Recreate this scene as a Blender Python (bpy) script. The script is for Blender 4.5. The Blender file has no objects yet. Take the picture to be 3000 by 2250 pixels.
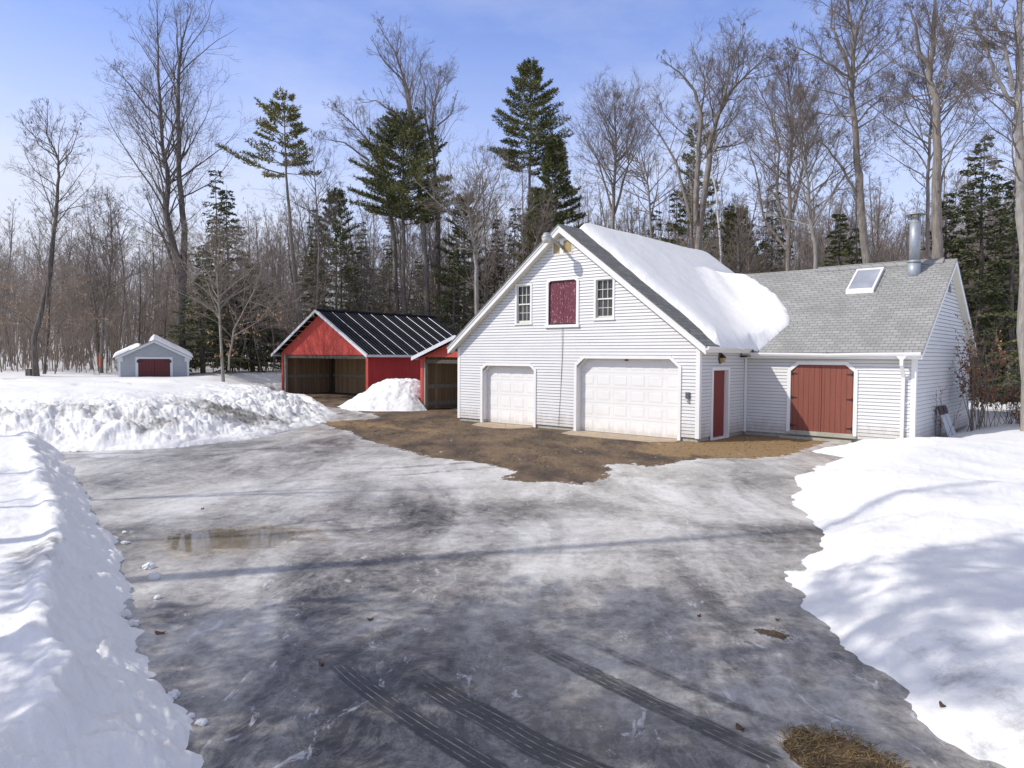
import bpy, math, random
import numpy as np
from mathutils import Vector, Matrix
R = math.radians
sc = bpy.context.scene
COL = sc.collection
# ------------------------------------------------------------------ helpers
def tag(o, label=None, cat=None, group=None, kind=None):
    if label: o['label'] = label
    if cat: o['category'] = cat
    if group: o['group'] = group
    if kind: o['kind'] = kind
    return o

def empty(name, loc=(0, 0, 0), rz=0.0, **k):
    o = bpy.data.objects.new(name, None); COL.objects.link(o)
    o.location = loc; o.rotation_euler = (0, 0, rz); o.empty_display_size = .3
    return tag(o, **k)

class MB:
    """collects faces, builds ONE mesh object"""
    def __init__(s): s.V = []; s.F = []; s.UV = []; s.M = []
    def face(s, pts, uv=None, m=0):
        n = len(s.V); s.V += [tuple(p) for p in pts]; s.F.append(tuple(range(n, n+len(pts))))
        s.UV.append(uv or [(0, 0)]*len(pts)); s.M.append(m)
    def box(s, a, b, m=0):
        x0, y0, z0 = [min(p, q) for p, q in zip(a, b)]; x1, y1, z1 = [max(p, q) for p, q in zip(a, b)]
        s.hexa([(x0,y0,z0),(x1,y0,z0),(x1,y1,z0),(x0,y1,z0),(x0,y0,z1),(x1,y0,z1),(x1,y1,z1),(x0,y1,z1)], m)
    def hexa(s, p, m=0):
        n = len(s.V); s.V += [tuple(q) for q in p]
        for f in ((0,3,2,1),(4,5,6,7),(0,1,5,4),(1,2,6,5),(2,3,7,6),(3,0,4,7)):
            s.F.append(tuple(n+i for i in f)); s.UV.append([(p[i][0]+p[i][1], p[i][2]) for i in f]); s.M.append(m)
    def prism(s, poly, y0, y1, m=0):
        """polygon in (x,z), extruded from y0 to y1 (y0<y1 = front first)"""
        n = len(poly)
        s.face([(x, y0, z) for x, z in poly], [(x, z) for x, z in poly], m)
        s.face([(x, y1, z) for x, z in reversed(poly)], [(x, z) for x, z in reversed(poly)], m)
        for i in range(n):
            a, b = poly[i], poly[(i+1) % n]
            s.face([(a[0], y0, a[1]), (a[0], y1, a[1]), (b[0], y1, b[1]), (b[0], y0, b[1])], m=m)
    def prismx(s, poly, x0, x1, m=0):
        """polygon in (y,z), extruded along x"""
        n = len(poly)
        s.face([(x0, y, z) for y, z in poly], [(y, z) for y, z in poly], m)
        s.face([(x1, y, z) for y, z in reversed(poly)], [(y, z) for y, z in reversed(poly)], m)
        for i in range(n):
            a, b = poly[i], poly[(i+1) % n]
            s.face([(x0, a[0], a[1]), (x1, a[0], a[1]), (x1, b[0], b[1]), (x0, b[0], b[1])], m=m)
    def tube(s, pts, rad, n=8, m=0, cap=True):
        pts = [Vector(p) for p in pts]; rings = []
        for i, p in enumerate(pts):
            d = (pts[min(i+1, len(pts)-1)] - pts[max(i-1, 0)]).normalized()
            u = d.cross(Vector((0, 0, 1)) if abs(d.z) < .95 else Vector((1, 0, 0))).normalized(); v = d.cross(u)
            r = rad[i] if isinstance(rad, (list, tuple)) else rad
            b = len(s.V); rings.append(b)
            for k in range(n):
                a = 2*math.pi*k/n; s.V.append(tuple(p + (u*math.cos(a) + v*math.sin(a))*r))
        for i in range(len(rings)-1):
            for k in range(n):
                k2 = (k+1) % n
                s.F.append((rings[i]+k, rings[i]+k2, rings[i+1]+k2, rings[i+1]+k)); s.UV.append([(0, 0)]*4); s.M.append(m)
        if cap:
            s.F.append(tuple(rings[0]+k for k in range(n))[::-1]); s.UV.append([(0, 0)]*n); s.M.append(m)
            s.F.append(tuple(rings[-1]+k for k in range(n))); s.UV.append([(0, 0)]*n); s.M.append(m)
    def build(s, name, mats, parent=None, smooth=False, fix=True, **k):
        me = bpy.data.meshes.new(name); me.from_pydata(s.V, [], s.F)
        if not isinstance(mats, (list, tuple)): mats = [mats]
        for mt in mats: me.materials.append(mt)
        if len(mats) > 1: me.polygons.foreach_set('material_index', s.M)
        uvl = me.uv_layers.new(name='UVMap'); flat = [c for f in s.UV for uv in f for c in uv]
        uvl.data.foreach_set('uv', flat)
        if smooth: me.polygons.foreach_set('use_smooth', [True]*len(me.polygons))
        if fix:
            import bmesh
            bm = bmesh.new(); bm.from_mesh(me); bmesh.ops.recalc_face_normals(bm, faces=bm.faces[:]); bm.to_mesh(me); bm.free()
        me.update()
        o = bpy.data.objects.new(name, me); COL.objects.link(o)
        if parent: o.parent = parent
        return tag(o, **k)

def rawmesh(name, V, F, mats, parent=None, smooth=True, attrs=None, link=True, mi=None):
    me = bpy.data.meshes.new(name)
    V = np.asarray(V, dtype=np.float32); F = np.asarray(F, dtype=np.int32); k = F.shape[1]
    me.vertices.add(len(V)); me.vertices.foreach_set('co', V.ravel())
    me.loops.add(F.size); me.loops.foreach_set('vertex_index', F.ravel())
    me.polygons.add(len(F)); me.polygons.foreach_set('loop_start', np.arange(0, F.size, k, dtype=np.int32))
    me.polygons.foreach_set('loop_total', np.full(len(F), k, dtype=np.int32))
    for m in (mats if isinstance(mats, (list, tuple)) else [mats]): me.materials.append(m)
    if mi is not None: me.polygons.foreach_set('material_index', np.asarray(mi, dtype=np.int32))
    if smooth: me.polygons.foreach_set('use_smooth', np.ones(len(F), dtype=bool))
    for n, a in (attrs or {}).items():
        at = me.attributes.new(n, 'FLOAT', 'POINT'); at.data.foreach_set('value', np.asarray(a, dtype=np.float32))
    me.update(calc_edges=True)
    if not link: return me
    o = bpy.data.objects.new(name, me); COL.objects.link(o)
    if parent: o.parent = parent
    return o

# numpy value noise
def _h(ix, iy, seed):
    n = (ix.astype(np.int64)*374761393 + iy.astype(np.int64)*668265263 + seed*974634777) & 0xFFFFFFFF
    n = ((n ^ (n >> 13))*1274126177) & 0xFFFFFFFF
    return ((n ^ (n >> 16)) & 0xFFFF)/65535.0
def vnoise(x, y, seed=0):
    ix = np.floor(x); iy = np.floor(y); fx = x-ix; fy = y-iy
    fx = fx*fx*(3-2*fx); fy = fy*fy*(3-2*fy)
    a = _h(ix, iy, seed); b = _h(ix+1, iy, seed); c = _h(ix, iy+1, seed); d = _h(ix+1, iy+1, seed)
    return (a*(1-fx)+b*fx)*(1-fy)+(c*(1-fx)+d*fx)*fy
def fbm(x, y, oct=4, seed=0, gain=.5):
    t = 0*x; a = 1.; s = 0.
    for i in range(oct):
        t = t+a*vnoise(x*2**i+17.3*i, y*2**i-9.1*i, seed+i); s += a; a *= gain
    return t/s                                                       # 0..1
def sstep(a, b, x):
    t = np.clip((x-a)/(b-a), 0, 1); return t*t*(3-2*t)
def pdist(x, y, poly):
    """signed distance to polygon, negative inside"""
    d = np.full(x.shape, 1e9); ins = np.zeros(x.shape, bool); n = len(poly)
    for i in range(n):
        ax, ay = poly[i]; bx, by = poly[(i+1) % n]; ex, ey = bx-ax, by-ay
        t = np.clip(((x-ax)*ex+(y-ay)*ey)/(ex*ex+ey*ey+1e-12), 0, 1)
        d = np.minimum(d, np.hypot(x-ax-t*ex, y-ay-t*ey))
        if ay != by:
            c = ((ay > y) != (by > y)) & (x < (bx-ax)*(y-ay)/(by-ay)+ax); ins ^= c
    return np.where(ins, -d, d)

# ------------------------------------------------------------------ materials
class NT:
    def __init__(s, mat):
        s.t = mat.node_tree; s.n = s.t.nodes
    def new(s, typ, **k):
        nd = s.n.new(typ)
        for a, v in k.items():
            if a.startswith('i_'): 
                key = a[2:].replace('_', ' ')
                nd.inputs[key].default_value = v
            else: setattr(nd, a, v)
        return nd
    def link(s, a, b): s.t.links.new(a, b)
    def math(s, op, a, b=None, c=None, clamp=False):
        nd = s.n.new('ShaderNodeMath'); nd.operation = op; nd.use_clamp = clamp
        for i, v in enumerate((a, b, c)):
            if v is None: continue
            if isinstance(v, (int, float)): nd.inputs[i].default_value = v
            else: s.link(v, nd.inputs[i])
        return nd.outputs[0]
    def ramp(s, fac, stops, interp='LINEAR'):
        nd = s.n.new('ShaderNodeValToRGB'); nd.color_ramp.interpolation = interp
        el = nd.color_ramp.elements
        while len(el) < len(stops): el.new(.5)
        for e, (p, c) in zip(el, stops):
            e.position = p; e.color = (c[0], c[1], c[2], 1) if not isinstance(c, (int, float)) else (c, c, c, 1)
        s.link(fac, nd.inputs[0]); return nd.outputs[0]
    def mix(s, fac, a, b, bt='MIX'):
        nd = s.n.new('ShaderNodeMix'); nd.data_type = 'RGBA'; nd.blend_type = bt
        for i, v in ((0, fac), (6, a), (7, b)):
            if isinstance(v, (int, float)): nd.inputs[i].default_value = v
            elif isinstance(v, tuple): nd.inputs[i].default_value = (v[0], v[1], v[2], 1)
            else: s.link(v, nd.inputs[i])
        return nd.outputs[2]
    def noise(s, vec, scale, detail=4, rough=.55, dim='3D'):
        nd = s.n.new('ShaderNodeTexNoise'); nd.inputs['Scale'].default_value = scale
        nd.inputs['Detail'].default_value = detail; nd.inputs['Roughness'].default_value = rough
        if vec is not None: s.link(vec, nd.inputs['Vector'])
        return nd.outputs[0]
    def mapping(s, vec, scale=(1, 1, 1), rot=(0, 0, 0), loc=(0, 0, 0)):
        nd = s.n.new('ShaderNodeMapping'); nd.inputs['Scale'].default_value = scale
        nd.inputs['Rotation'].default_value = rot; nd.inputs['Location'].default_value = loc
        s.link(vec, nd.inputs['Vector']); return nd.outputs[0]
    def obj(s):
        return s.n.new('ShaderNodeTexCoord').outputs['Object']
    def attr(s, name):
        nd = s.n.new('ShaderNodeAttribute'); nd.attribute_name = name; return nd.outputs['Fac']
    def bump(s, h, strength=.3, dist=.02):
        nd = s.n.new('ShaderNodeBump'); nd.inputs['Strength'].default_value = strength; nd.inputs['Distance'].default_value = dist
        s.link(h, nd.inputs['Height']); return nd.outputs[0]

def material(name, base=(.5, .5, .5), rough=.6, spec=.4, metal=0.):
    m = bpy.data.materials.new(name); m.use_nodes = True
    b = m.node_tree.nodes['Principled BSDF']
    b.inputs['Base Color'].default_value = (*base, 1); b.inputs['Roughness'].default_value = rough
    b.inputs['Specular IOR Level'].default_value = spec; b.inputs['Metallic'].default_value = metal
    return m, NT(m), b

def paint(name, base, var=.06, rough=.5, scale=3, dirt=None, stretch=(1, 1, 1), bump=.0, spec=.4, metal=0):
    """painted or plain surface with broad variation, fine grain and optional dirt colour"""
    m, n, b = material(name, base, rough, spec, metal)
    v = n.mapping(n.obj(), stretch)
    a = n.noise(v, scale, 5, .6)
    c = n.mix(n.ramp(a, [(.3, 0.), (.7, 1.)]), tuple(x*(1-var) for x in base), tuple(min(1, x*(1+var)) for x in base))
    if dirt:
        d = n.noise(v, scale*1.7, 6, .65)
        c = n.mix(n.math('MULTIPLY', n.ramp(d, [(.52, 0.), (.75, 1.)]), dirt[1]), c, dirt[0])
    n.link(c, b.inputs['Base Color'])
    g = n.noise(v, scale*14, 3, .6)
    n.link(n.ramp(g, [(0, max(0, rough-.12)), (1, min(1, rough+.12))]), b.inputs['Roughness'])
    if bump: n.link(n.bump(n.noise(v, scale*10, 4, .6), bump, .01), b.inputs['Normal'])
    return m

M = {}
def splash(m, c, z0, z1, k):
    n = NT(m); b = n.n['Principled BSDF']; src = b.inputs['Base Color'].links[0].from_socket; o = n.obj(); sp_ = n.n.new('ShaderNodeSeparateXYZ'); n.link(o, sp_.inputs[0])
    f = n.math('ADD', n.ramp(n.math('DIVIDE', sp_.outputs[2], z1), [(z0/z1, 1.), (1., 0.)]), n.math('MULTIPLY', n.math('SUBTRACT', n.noise(n.mapping(o, (3, 3, 1.2)), 1.5, 7, .7), .5), 1.6))
    n.link(n.mix(n.math('MULTIPLY', n.ramp(f, [(.45, 0.), (1.2, 1.)]), k), src, c), b.inputs['Base Color'])
M['siding'] = paint('white_siding', (.67, .668, .65), .035, .45, 1.3, ((.52, .52, .49), .22), (1, 1, 2.2))
M['lap'] = paint('lap_shade', (.31, .31, .33), .1, .8, 3)  # dark tone stands in for the shade under each siding lap
M['trim'] = paint('white_trim', (.80, .795, .77), .03, .4, 2, ((.6, .58, .52), .2))
M['door_white'] = paint('garage_door_paint', (.80, .79, .76), .02, .4, 1.2, ((.62, .60, .54), .25))
M['soffit'] = paint('cream_soffit', (.72, .70, .60), .04, .6, 3)
M['foundation'] = paint('concrete', (.42, .41, .36), .2, .85, 5, ((.2, .17, .13), .6), bump=.4)
M['slab'] = paint('concrete_slab', (.42, .33, .23), .18, .8, 2.5, ((.22, .16, .10), .6), bump=.2)
M['maroon'] = None
splash(M['siding'], (.42, .37, .30), .12, .95, .6); splash(M['door_white'], (.45, .40, .32), .0, .5, .5)
M['grey_siding'] = paint('grey_siding', (.33, .355, .375), .06, .6, 2, ((.25, .27, .28), .3))
M['grey_trim'] = paint('pale_grey_trim', (.60, .62, .64), .04, .55, 3)
M['black_metal'] = paint('black_hardware', (.02, .02, .022), .2, .4, 20)
M['galv'] = paint('galvanised_steel', (.34, .37, .40), .15, .5, 6, spec=.4, metal=.35)
M['galv_grey'] = paint('grey_arm_metal', (.34, .35, .36), .1, .45, 8, metal=.3)
M['louver'] = paint('yellow_louvre', (.62, .50, .26), .1, .6, 6)
M['beige'] = paint('beige_plastic', (.55, .50, .38), .08, .5, 8)
M['greyplastic'] = paint('grey_plastic', (.12, .13, .14), .1, .5, 8)
M['oldwood'] = paint('weathered_wood', (.30, .27, .22), .25, .85, 2.5, ((.12, .10, .08), .5), (6, 6, .6), .3)
M['rawwood'] = paint('pale_wood', (.40, .35, .26), .2, .8, 2.5, ((.2, .17, .12), .5), (5, 5, .5), .3)
M['darkwood'] = paint('dark_beam', (.09, .075, .06), .3, .9, 3, None, (5, 5, .6), .3)
M['sill'] = paint('worn_sill', (.42, .40, .33), .15, .8, 3, ((.2, .17, .12), .5))
M['metaltrim'] = paint('white_metal_trim', (.62, .63, .66), .08, .4, 4, ((.35, .33, .32), .4))
M['orange'] = paint('orange_tape', (.85, .13, .03), .1, .6, 5)
M['leaf'] = paint('dead_leaf', (.11, .055, .03), .2, .7, 9)
M['rockice'] = paint('dirty_snow_lump', (.70, .71, .73), .08, .7, 4, ((.4, .37, .33), .3), bump=.4)

def boards(name, c1, c2, width, peel=None, rough=.65, gap=.07, var=.2, axis='x'):
    """vertical board paint: dark joints every `width`, streaky variation, optional peeling"""
    m, n, b = material(name, c1, rough, .3)
    o = n.obj(); sx = n.n.new('ShaderNodeSeparateXYZ'); n.link(o, sx.inputs[0])
    x = sx.outputs[0] if axis == 'x' else sx.outputs[1]
    t = n.math('DIVIDE', x, width); fr = n.math('FRACT', t); fl = n.math('FLOOR', t)
    j = n.math('LESS_THAN', fr, gap)
    wn = n.new('ShaderNodeTexWhiteNoise', noise_dimensions='1D'); n.link(fl, wn.inputs['W'])
    st = n.noise(n.mapping(o, (9, 9, .7)), 2.2, 5, .65)
    c = n.mix(n.ramp(st, [(.3, 0.), (.7, 1.)]), c1, c2)
    c = n.mix(n.math('MULTIPLY', wn.outputs[0], var), c, tuple(v*.45 for v in c1))
    if peel:
        p1 = n.noise(n.mapping(o, (14, 14, 4.2), loc=(3.3, 0, 1.7)), 1.9, 8, .72)
        c = n.mix(n.ramp(p1, [(peel[1], 0.), (peel[1]+.02, 1.)]), c, peel[0])
    c = n.mix(n.math('MULTIPLY', j, .8), c, (.015, .012, .01))
    n.link(c, b.inputs['Base Color'])
    h = n.math('SUBTRACT', n.math('MULTIPLY', st, .3), j)
    n.link(n.bump(h, .5, .006), b.inputs['Normal'])
    return m
M['red_boards'] = boards('red_barn_boards', (.42, .055, .042), (.52, .085, .062), .30, ((.25, .12, .08), .73), var=.12, gap=.02)
M['red_boards_y'] = boards('red_barn_boards_side', (.38, .03, .032), (.50, .055, .05), .30, None, var=.12, gap=.02, axis='y')
M['door_red'] = boards('brick_red_door', (.215, .068, .046), (.26, .088, .062), .155, var=.06, gap=.06)
M['door_maroon'] = boards('maroon_shed_door', (.10, .026, .028), (.13, .034, .034), .155, ((.5, .45, .45), .74), var=.1, gap=.06)
M['door_peel'] = boards('peeling_maroon_paint', (.135, .03, .05), (.18, .042, .066), .115, ((.50, .43, .40), .592), var=.15, gap=.06)
M['door_side'] = paint('dark_red_paint', (.20, .035, .03), .05, .5, 3)
M['planks_x'] = boards('raw_planks', (.34, .22, .12), (.50, .34, .19), .21, ((.06, .045, .035), .70), .9, .05, .5)
M['planks_y'] = boards('raw_planks_side', (.30, .20, .12), (.46, .32, .19), .21, ((.05, .04, .03), .68), .9, .05, .5, 'y')

def m_glass(name, c=(.02, .025, .03), r=.05):
    m, n, b = material(name, c, r, .6)
    a = n.noise(n.obj(), 1.5, 2)
    n.link(n.mix(a, tuple(v*.6 for v in c), tuple(v*1.6 for v in c)), b.inputs['Base Color'])
    return m
M['glass'] = m_glass('window_glass', (.045, .05, .05), .1)
M['skyglass'] = m_glass('skylight_dome', (.27, .29, .34), .35)
M['lens'] = m_glass('lamp_lens', (.45, .45, .40), .25)
M['amber'] = m_glass('amber_glass', (.35, .25, .10), .25)

def m_shingle(name, c1, c2, dirt):
    m, n, b = material(name, c1, .85, .25)
    uv = n.n.new('ShaderNodeTexCoord').outputs['UV']
    br = n.new('ShaderNodeTexBrick', offset=.5, squash=1)
    n.link(uv, br.inputs['Vector'])
    for k, v in (('Scale', 1.), ('Brick Width', .36), ('Row Height', .17), ('Mortar Size', .010), ('Mortar Smooth', .2), ('Bias', 0.)): br.inputs[k].default_value = v
    br.inputs['Color1'].default_value = (*c1, 1); br.inputs['Color2'].default_value = (*c2, 1)
    br.inputs['Mortar'].default_value = (c1[0]*.25, c1[1]*.25, c1[2]*.25, 1)
    d = n.noise(uv, .55, 5, .6)
    c = n.mix(n.math('MULTIPLY', n.ramp(d, [(.45, 0.), (.68, 1.)]), .65), br.outputs['Color'], dirt)
    sp = n.noise(uv, 90, 2); c = n.mix(.22, c, n.ramp(sp, [(.35, .02), (.65, .6)]))
    n.link(c, b.inputs['Base Color'])
    # courses step: sawtooth up the slope
    sx = n.n.new('ShaderNodeSeparateXYZ'); n.link(uv, sx.inputs[0])
    saw = n.math('SUBTRACT', 1., n.math('FRACT', n.math('DIVIDE', sx.outputs[1], .17)))
    h = n.math('ADD', n.math('MULTIPLY', saw, .6), n.math('MULTIPLY', br.outputs['Fac'], -.7))
    n.link(n.bump(h, .9, .012), b.inputs['Normal'])
    return m
M['shingle'] = m_shingle('grey_shingles', (.35, .35, .335), (.27, .272, .26), (.16, .163, .145))
M['shingle_dark'] = m_shingle('dark_shingles', (.17, .175, .17), (.085, .09, .085), (.08, .08, .075))

def m_snow(name, dirty=False):
    m, n, b = material(name, (.86, .87, .9), .55, .35)
    o = n.obj()
    c = n.mix(n.noise(o, .8, 5, .6), (.77, .77, .768), (.84, .84, .832))
    if dirty:
        at = n.attr('dirt')
        nz = n.noise(o, 2.2, 8, .72)
        f = n.math('ADD', n.math('MULTIPLY', at, 1.0), n.math('MULTIPLY', n.math('SUBTRACT', nz, .5), 1.9))
        k = n.ramp(f, [(.42, 0.), (.62, .30), (1.15, 1.)])
        k = n.math('MULTIPLY', k, n.ramp(at, [(.02, 0.), (.12, 1.)]))
        c = n.mix(k, c, (.20, .19, .175))
        sp_ = n.noise(o, 11, 6, .75); c = n.mix(n.math('MULTIPLY', n.ramp(sp_, [(.66, 0.), (.72, .8)]), n.ramp(at, [(.05, 0.), (.3, 1.)])), c, (.14, .12, .09))
    n.link(c, b.inputs['Base Color'])
    b.inputs['Subsurface Weight'].default_value = .0
    h = n.math('ADD', n.noise(o, 9, 6, .62), n.math('MULTIPLY', n.noise(o, 55, 3, .6), .35))
    n.link(n.bump(h, .35 if not dirty else .45, .03), b.inputs['Normal'])
    return m
M['snow'] = m_snow('snow'); M['snow_dirty'] = m_snow('plowed_snow', True)
M['roofsnow'] = m_snow('roof_snow')

def m_ice():
    m, n, b = material('icy_driveway', (.4, .4, .42), .35, .5)
    o = n.obj()
    dark = n.attr('dark'); mud = n.attr('mud'); pud = n.attr('puddle'); tk = n.attr('track'); tv = n.attr('across'); ta = n.attr('along'); gr = n.attr('grass')
    # streaky ice pattern drawn out along the drive
    v1 = n.mapping(o, (1, .62, 1), (0, 0, R(18))); v2 = n.mapping(o, (1, .35, 1), (0, 0, R(-32)))
    def dn(v, sc_, de, ro, di):
        nd = n.new('ShaderNodeTexNoise'); n.link(v, nd.inputs['Vector'])
        for k_, q_ in (('Scale', sc_), ('Detail', de), ('Roughness', ro), ('Distortion', di)): nd.inputs[k_].default_value = q_
        return nd.outputs[0]
    big = dn(v1, .34, 9, .62, .9); mid = dn(v2, 1.0, 9, .66, 1.1); fine = dn(o, 7, 8, .74, .6)
    f = n.math('ADD', n.math('MULTIPLY', big, 1.0), n.math('MULTIPLY', mid, .8))
    f = n.math('ADD', f, n.math('MULTIPLY', fine, .55))
    f = n.math('SUBTRACT', f, 1.175)                                    # about -0.5..0.5
    t = n.math('ADD', n.math('MULTIPLY', f, 1.75), n.math('SUBTRACT', .635, dark))
    col = n.ramp(t, [(0.0, (.040, .037, .034)), (.20, (.115, .108, .10)), (.38, (.245, .232, .215)), (.58, (.41, .395, .37)), (.78, (.56, .55, .525)), (1., (.70, .69, .67))])
    cr = dn(n.mapping(o, (1, .6, 1), (0, 0, R(12))), 1.9, 11, .78, .8)                 # crisp-edged glaze and slush plates
    crf = n.ramp(cr, [(.485, 0.), (.50, .55), (.515, .2), (.55, 0.)]); col = n.mix(n.math('MULTIPLY', crf, .40), col, (.62, .61, .59))
    cr2 = dn(n.mapping(o, (1, .5, 1), (0, 0, R(-40)), (7, 3, 0)), 2.8, 11, .78, .6)
    col = n.mix(n.ramp(cr2, [(.56, 0.), (.58, .42)]), col, n.mix(.5, col, (.03, .03, .03)))
    warm = n.noise(o, .28, 3); col = n.mix(n.ramp(warm, [(.5, 0.), (.7, .3)]), col, (.40, .37, .31))
    # slush flecks
    fl = dn(n.mapping(o, (1, .45, 1), (0, 0, R(30))), 4.2, 9, .74, 1.2)
    flm = n.ramp(fl, [(.60, 0.), (.64, .55), (.78, .8)]); col = n.mix(flm, col, (.66, .67, .70))
    # tyre tracks: dark pressed bands with bright tread ribs
    rib = n.math('SINE', n.math('MULTIPLY', tv, 2*math.pi/.055))
    brk = n.noise(n.mapping(o, (7, 7, 1)), 1.2, 4, .6)
    ribm = n.math('MULTIPLY', n.ramp(rib, [(.78, 0.), (.95, 1.)]), n.ramp(brk, [(.42, 0.), (.60, 1.)]))
    nz = n.noise(o, 2.2, 6, .7)
    tkm = n.math('MULTIPLY', n.ramp(n.math('ADD', tk, n.math('MULTIPLY', n.math('SUBTRACT', n.noise(o, 5, 7, .75), .5), 1.5)), [(.15, 0.), (.60, 1.)]), n.math('MULTIPLY', n.ramp(nz, [(.30, .45), (.52, 1.)]), n.ramp(tk, [(.0, 0.), (.2, 1.)])))
    dk = n.mix(ribm, (.032, .030, .028), (.27, .265, .255))
    col = n.mix(tkm, col, dk)
    # puddle: shallow brown melt water
    pm = n.math('ADD', pud, n.math('MULTIPLY', n.math('SUBTRACT', n.noise(n.mapping(o, (1, 1.6, 1)), 1.9, 8, .7), .5), 1.7))
    pk = n.ramp(pm, [(.46, 0.), (.56, 1.)])
    col = n.mix(n.math('MULTIPLY', pk, .72), col, (.17, .135, .08))
    rng = n.ramp(pm, [(.30, 0.), (.48, .45), (.60, 0.)]); col = n.mix(rng, col, (.46, .37, .24))
    # mud and matted grass
    mn = n.math('ADD', mud, n.math('MULTIPLY', n.math('SUBTRACT', n.noise(n.mapping(o, (1, .8, 1)), 1.8, 10, .74), .5), .95))
    mk = n.ramp(mn, [(.492, 0.), (.508, 1.)])
    g1 = n.noise(n.mapping(o, (1, .45, 1), (0, 0, R(40))), 1.0, 8, .7)
    g2 = n.noise(n.mapping(o, (1, .3, 1), (0, 0, R(65))), 26, 5, .7)
    mc = n.mix(n.ramp(g1, [(.40, 0.), (.60, 1.)]), (.058, .038, .024), (.20, .132, .074)); mc = n.mix(n.ramp(n.noise(o, 16, 6, .75), [(.35, .45), (.6, 0.)]), mc, (.04, .03, .02))
    gc = n.mix(n.ramp(g2, [(.3, 0.), (.7, 1.)]), (.14, .085, .038), (.35, .23, .105))
    gm = n.math('ADD', gr, n.math('MULTIPLY', n.math('SUBTRACT', g1, .5), 1.3))
    mc = n.mix(n.ramp(gm, [(.42, 0.), (.62, 1.)]), mc, gc)
    rim = n.ramp(mn, [(.30, 0.), (.485, .75)]); col = n.mix(n.math('MULTIPLY', rim, n.ramp(mid, [(.4, 0.), (.6, 1.)])), col, (.68, .68, .67))
    # isolated melt holes of mud
    hn = n.noise(n.mapping(o, (1, .55, 1), (0, 0, R(-25))), 1.1, 9, .72)
    hk = n.ramp(hn, [(.715, 0.), (.725, 1.)]); col = n.mix(hk, col, (.075, .06, .05))
    icespots = n.ramp(n.noise(n.mapping(o, (1, .7, 1), loc=(4, 9, 0)), 1.5, 7, .7), [(.655, 0.), (.67, 1.)])
    mc = n.mix(icespots, mc, (.7, .71, .74))
    col = n.mix(mk, col, mc)
    n.link(col, b.inputs['Base Color'])
    # roughness
    rr = n.ramp(n.noise(o, 1.3, 6, .65), [(.3, .22), (.7, .5)])
    rr = n.mix(pk, rr, (.03, .03, .03)); rr = n.mix(mk, rr, (.9, .9, .9))
    n.link(rr, b.inputs['Roughness'])
    hb = n.math('ADD', n.math('MULTIPLY', cr, .35), n.math('MULTIPLY', n.noise(o, 3.5, 8, .65), .5)); hb = n.math('ADD', hb, n.math('MULTIPLY', n.noise(o, 24, 5, .65), .22))
    hb = n.math('MULTIPLY', hb, n.math('SUBTRACT', 1., n.math('MULTIPLY', pk, .985)))
    hb = n.math('ADD', hb, n.math('MULTIPLY', n.math('MULTIPLY', ribm, tk), .12))
    hb = n.math('ADD', hb, n.math('MULTIPLY', n.math('MULTIPLY', g2, mk), .5))
    hb = n.math('ADD', hb, n.math('MULTIPLY', mk, -.35))
    n.link(n.bump(hb, .55, .035), b.inputs['Normal'])
    return m
M['ice'] = m_ice()

def m_bark(name, c1, c2, birch=False):
    m, n, b = material(name, c1, .9, .2)
    o = n.obj()
    a = n.noise(n.mapping(o, (6, 6, 1.1)), 2.0, 6, .7)
    c = n.mix(n.ramp(a, [(.35, 0.), (.65, 1.)]), c1, c2)
    if birch:
        l = n.noise(n.mapping(o, (2, 2, 9)), 1.6, 4, .6); c = n.mix(n.ramp(l, [(.60, 0.), (.64, 1.)]), c, (.05, .045, .04))
    else:
        l = n.noise(o, 1.4, 4, .6); c = n.mix(n.ramp(l, [(.55, 0.), (.75, .55)]), c, (.36, .36, .33))
    n.link(c, b.inputs['Base Color'])
    n.link(n.bump(a, .8, .03), b.inputs['Normal'])
    return m
M['bark'] = m_bark('grey_bark', (.13, .11, .095), (.29, .255, .215))
M['bark_pale'] = m_bark('pale_beech_bark', (.20, .185, .165), (.38, .35, .31))
M['bark_dark'] = m_bark('dark_bark', (.06, .052, .046), (.17, .15, .13))
M['birch'] = m_bark('birch_bark', (.62, .60, .58), (.75, .74, .72), True)
M['twig'] = paint('twigs', (.17, .14, .12), .25, .9, 1.5)
M['twig_pale'] = paint('pale_twigs', (.22, .185, .15), .25, .9, 1.5)
M['twig_brown'] = paint('brush_twigs', (.26, .215, .178), .3, .9, .6)
M['twig_red'] = paint('red_twigs', (.14, .065, .06), .25, .8, 2)
def m_leafy(name, c1, c2, scale=1.2):
    m, n, b = material(name, c1, .6, .3)
    g = n.n.new('ShaderNodeNewGeometry')
    a = n.noise(n.obj(), scale, 4, .6)
    f = n.math('ADD', n.math('MULTIPLY', a, .9), n.math('MULTIPLY', n.math('SUBTRACT', g.outputs['Random Per Island'], .5), .7))
    n.link(n.mix(n.ramp(f, [(.25, 0.), (.7, 1.)]), c1, c2), b.inputs['Base Color'])
    return m
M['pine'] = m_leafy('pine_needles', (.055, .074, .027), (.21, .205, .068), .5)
M['pine_gold'] = m_leafy('golden_pine_needles', (.09, .10, .025), (.30, .26, .065), .4)  # yellower needle colour for the bent pine
M['hemlock'] = m_leafy('hemlock_needles', (.045, .062, .03), (.155, .16, .062), .5)
M['tanleaf'] = m_leafy('dry_beech_leaves', (.34, .20, .09), (.58, .38, .19), 3)
M['brownleaf'] = m_leafy('brown_dry_leaves', (.15, .07, .035), (.32, .17, .08), 3)
M['roofmetal'], _n, _b = material('black_metal_roof', (.012, .014, .018), .75, .06, .0)
_b.inputs['IOR'].default_value = 1.04
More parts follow.
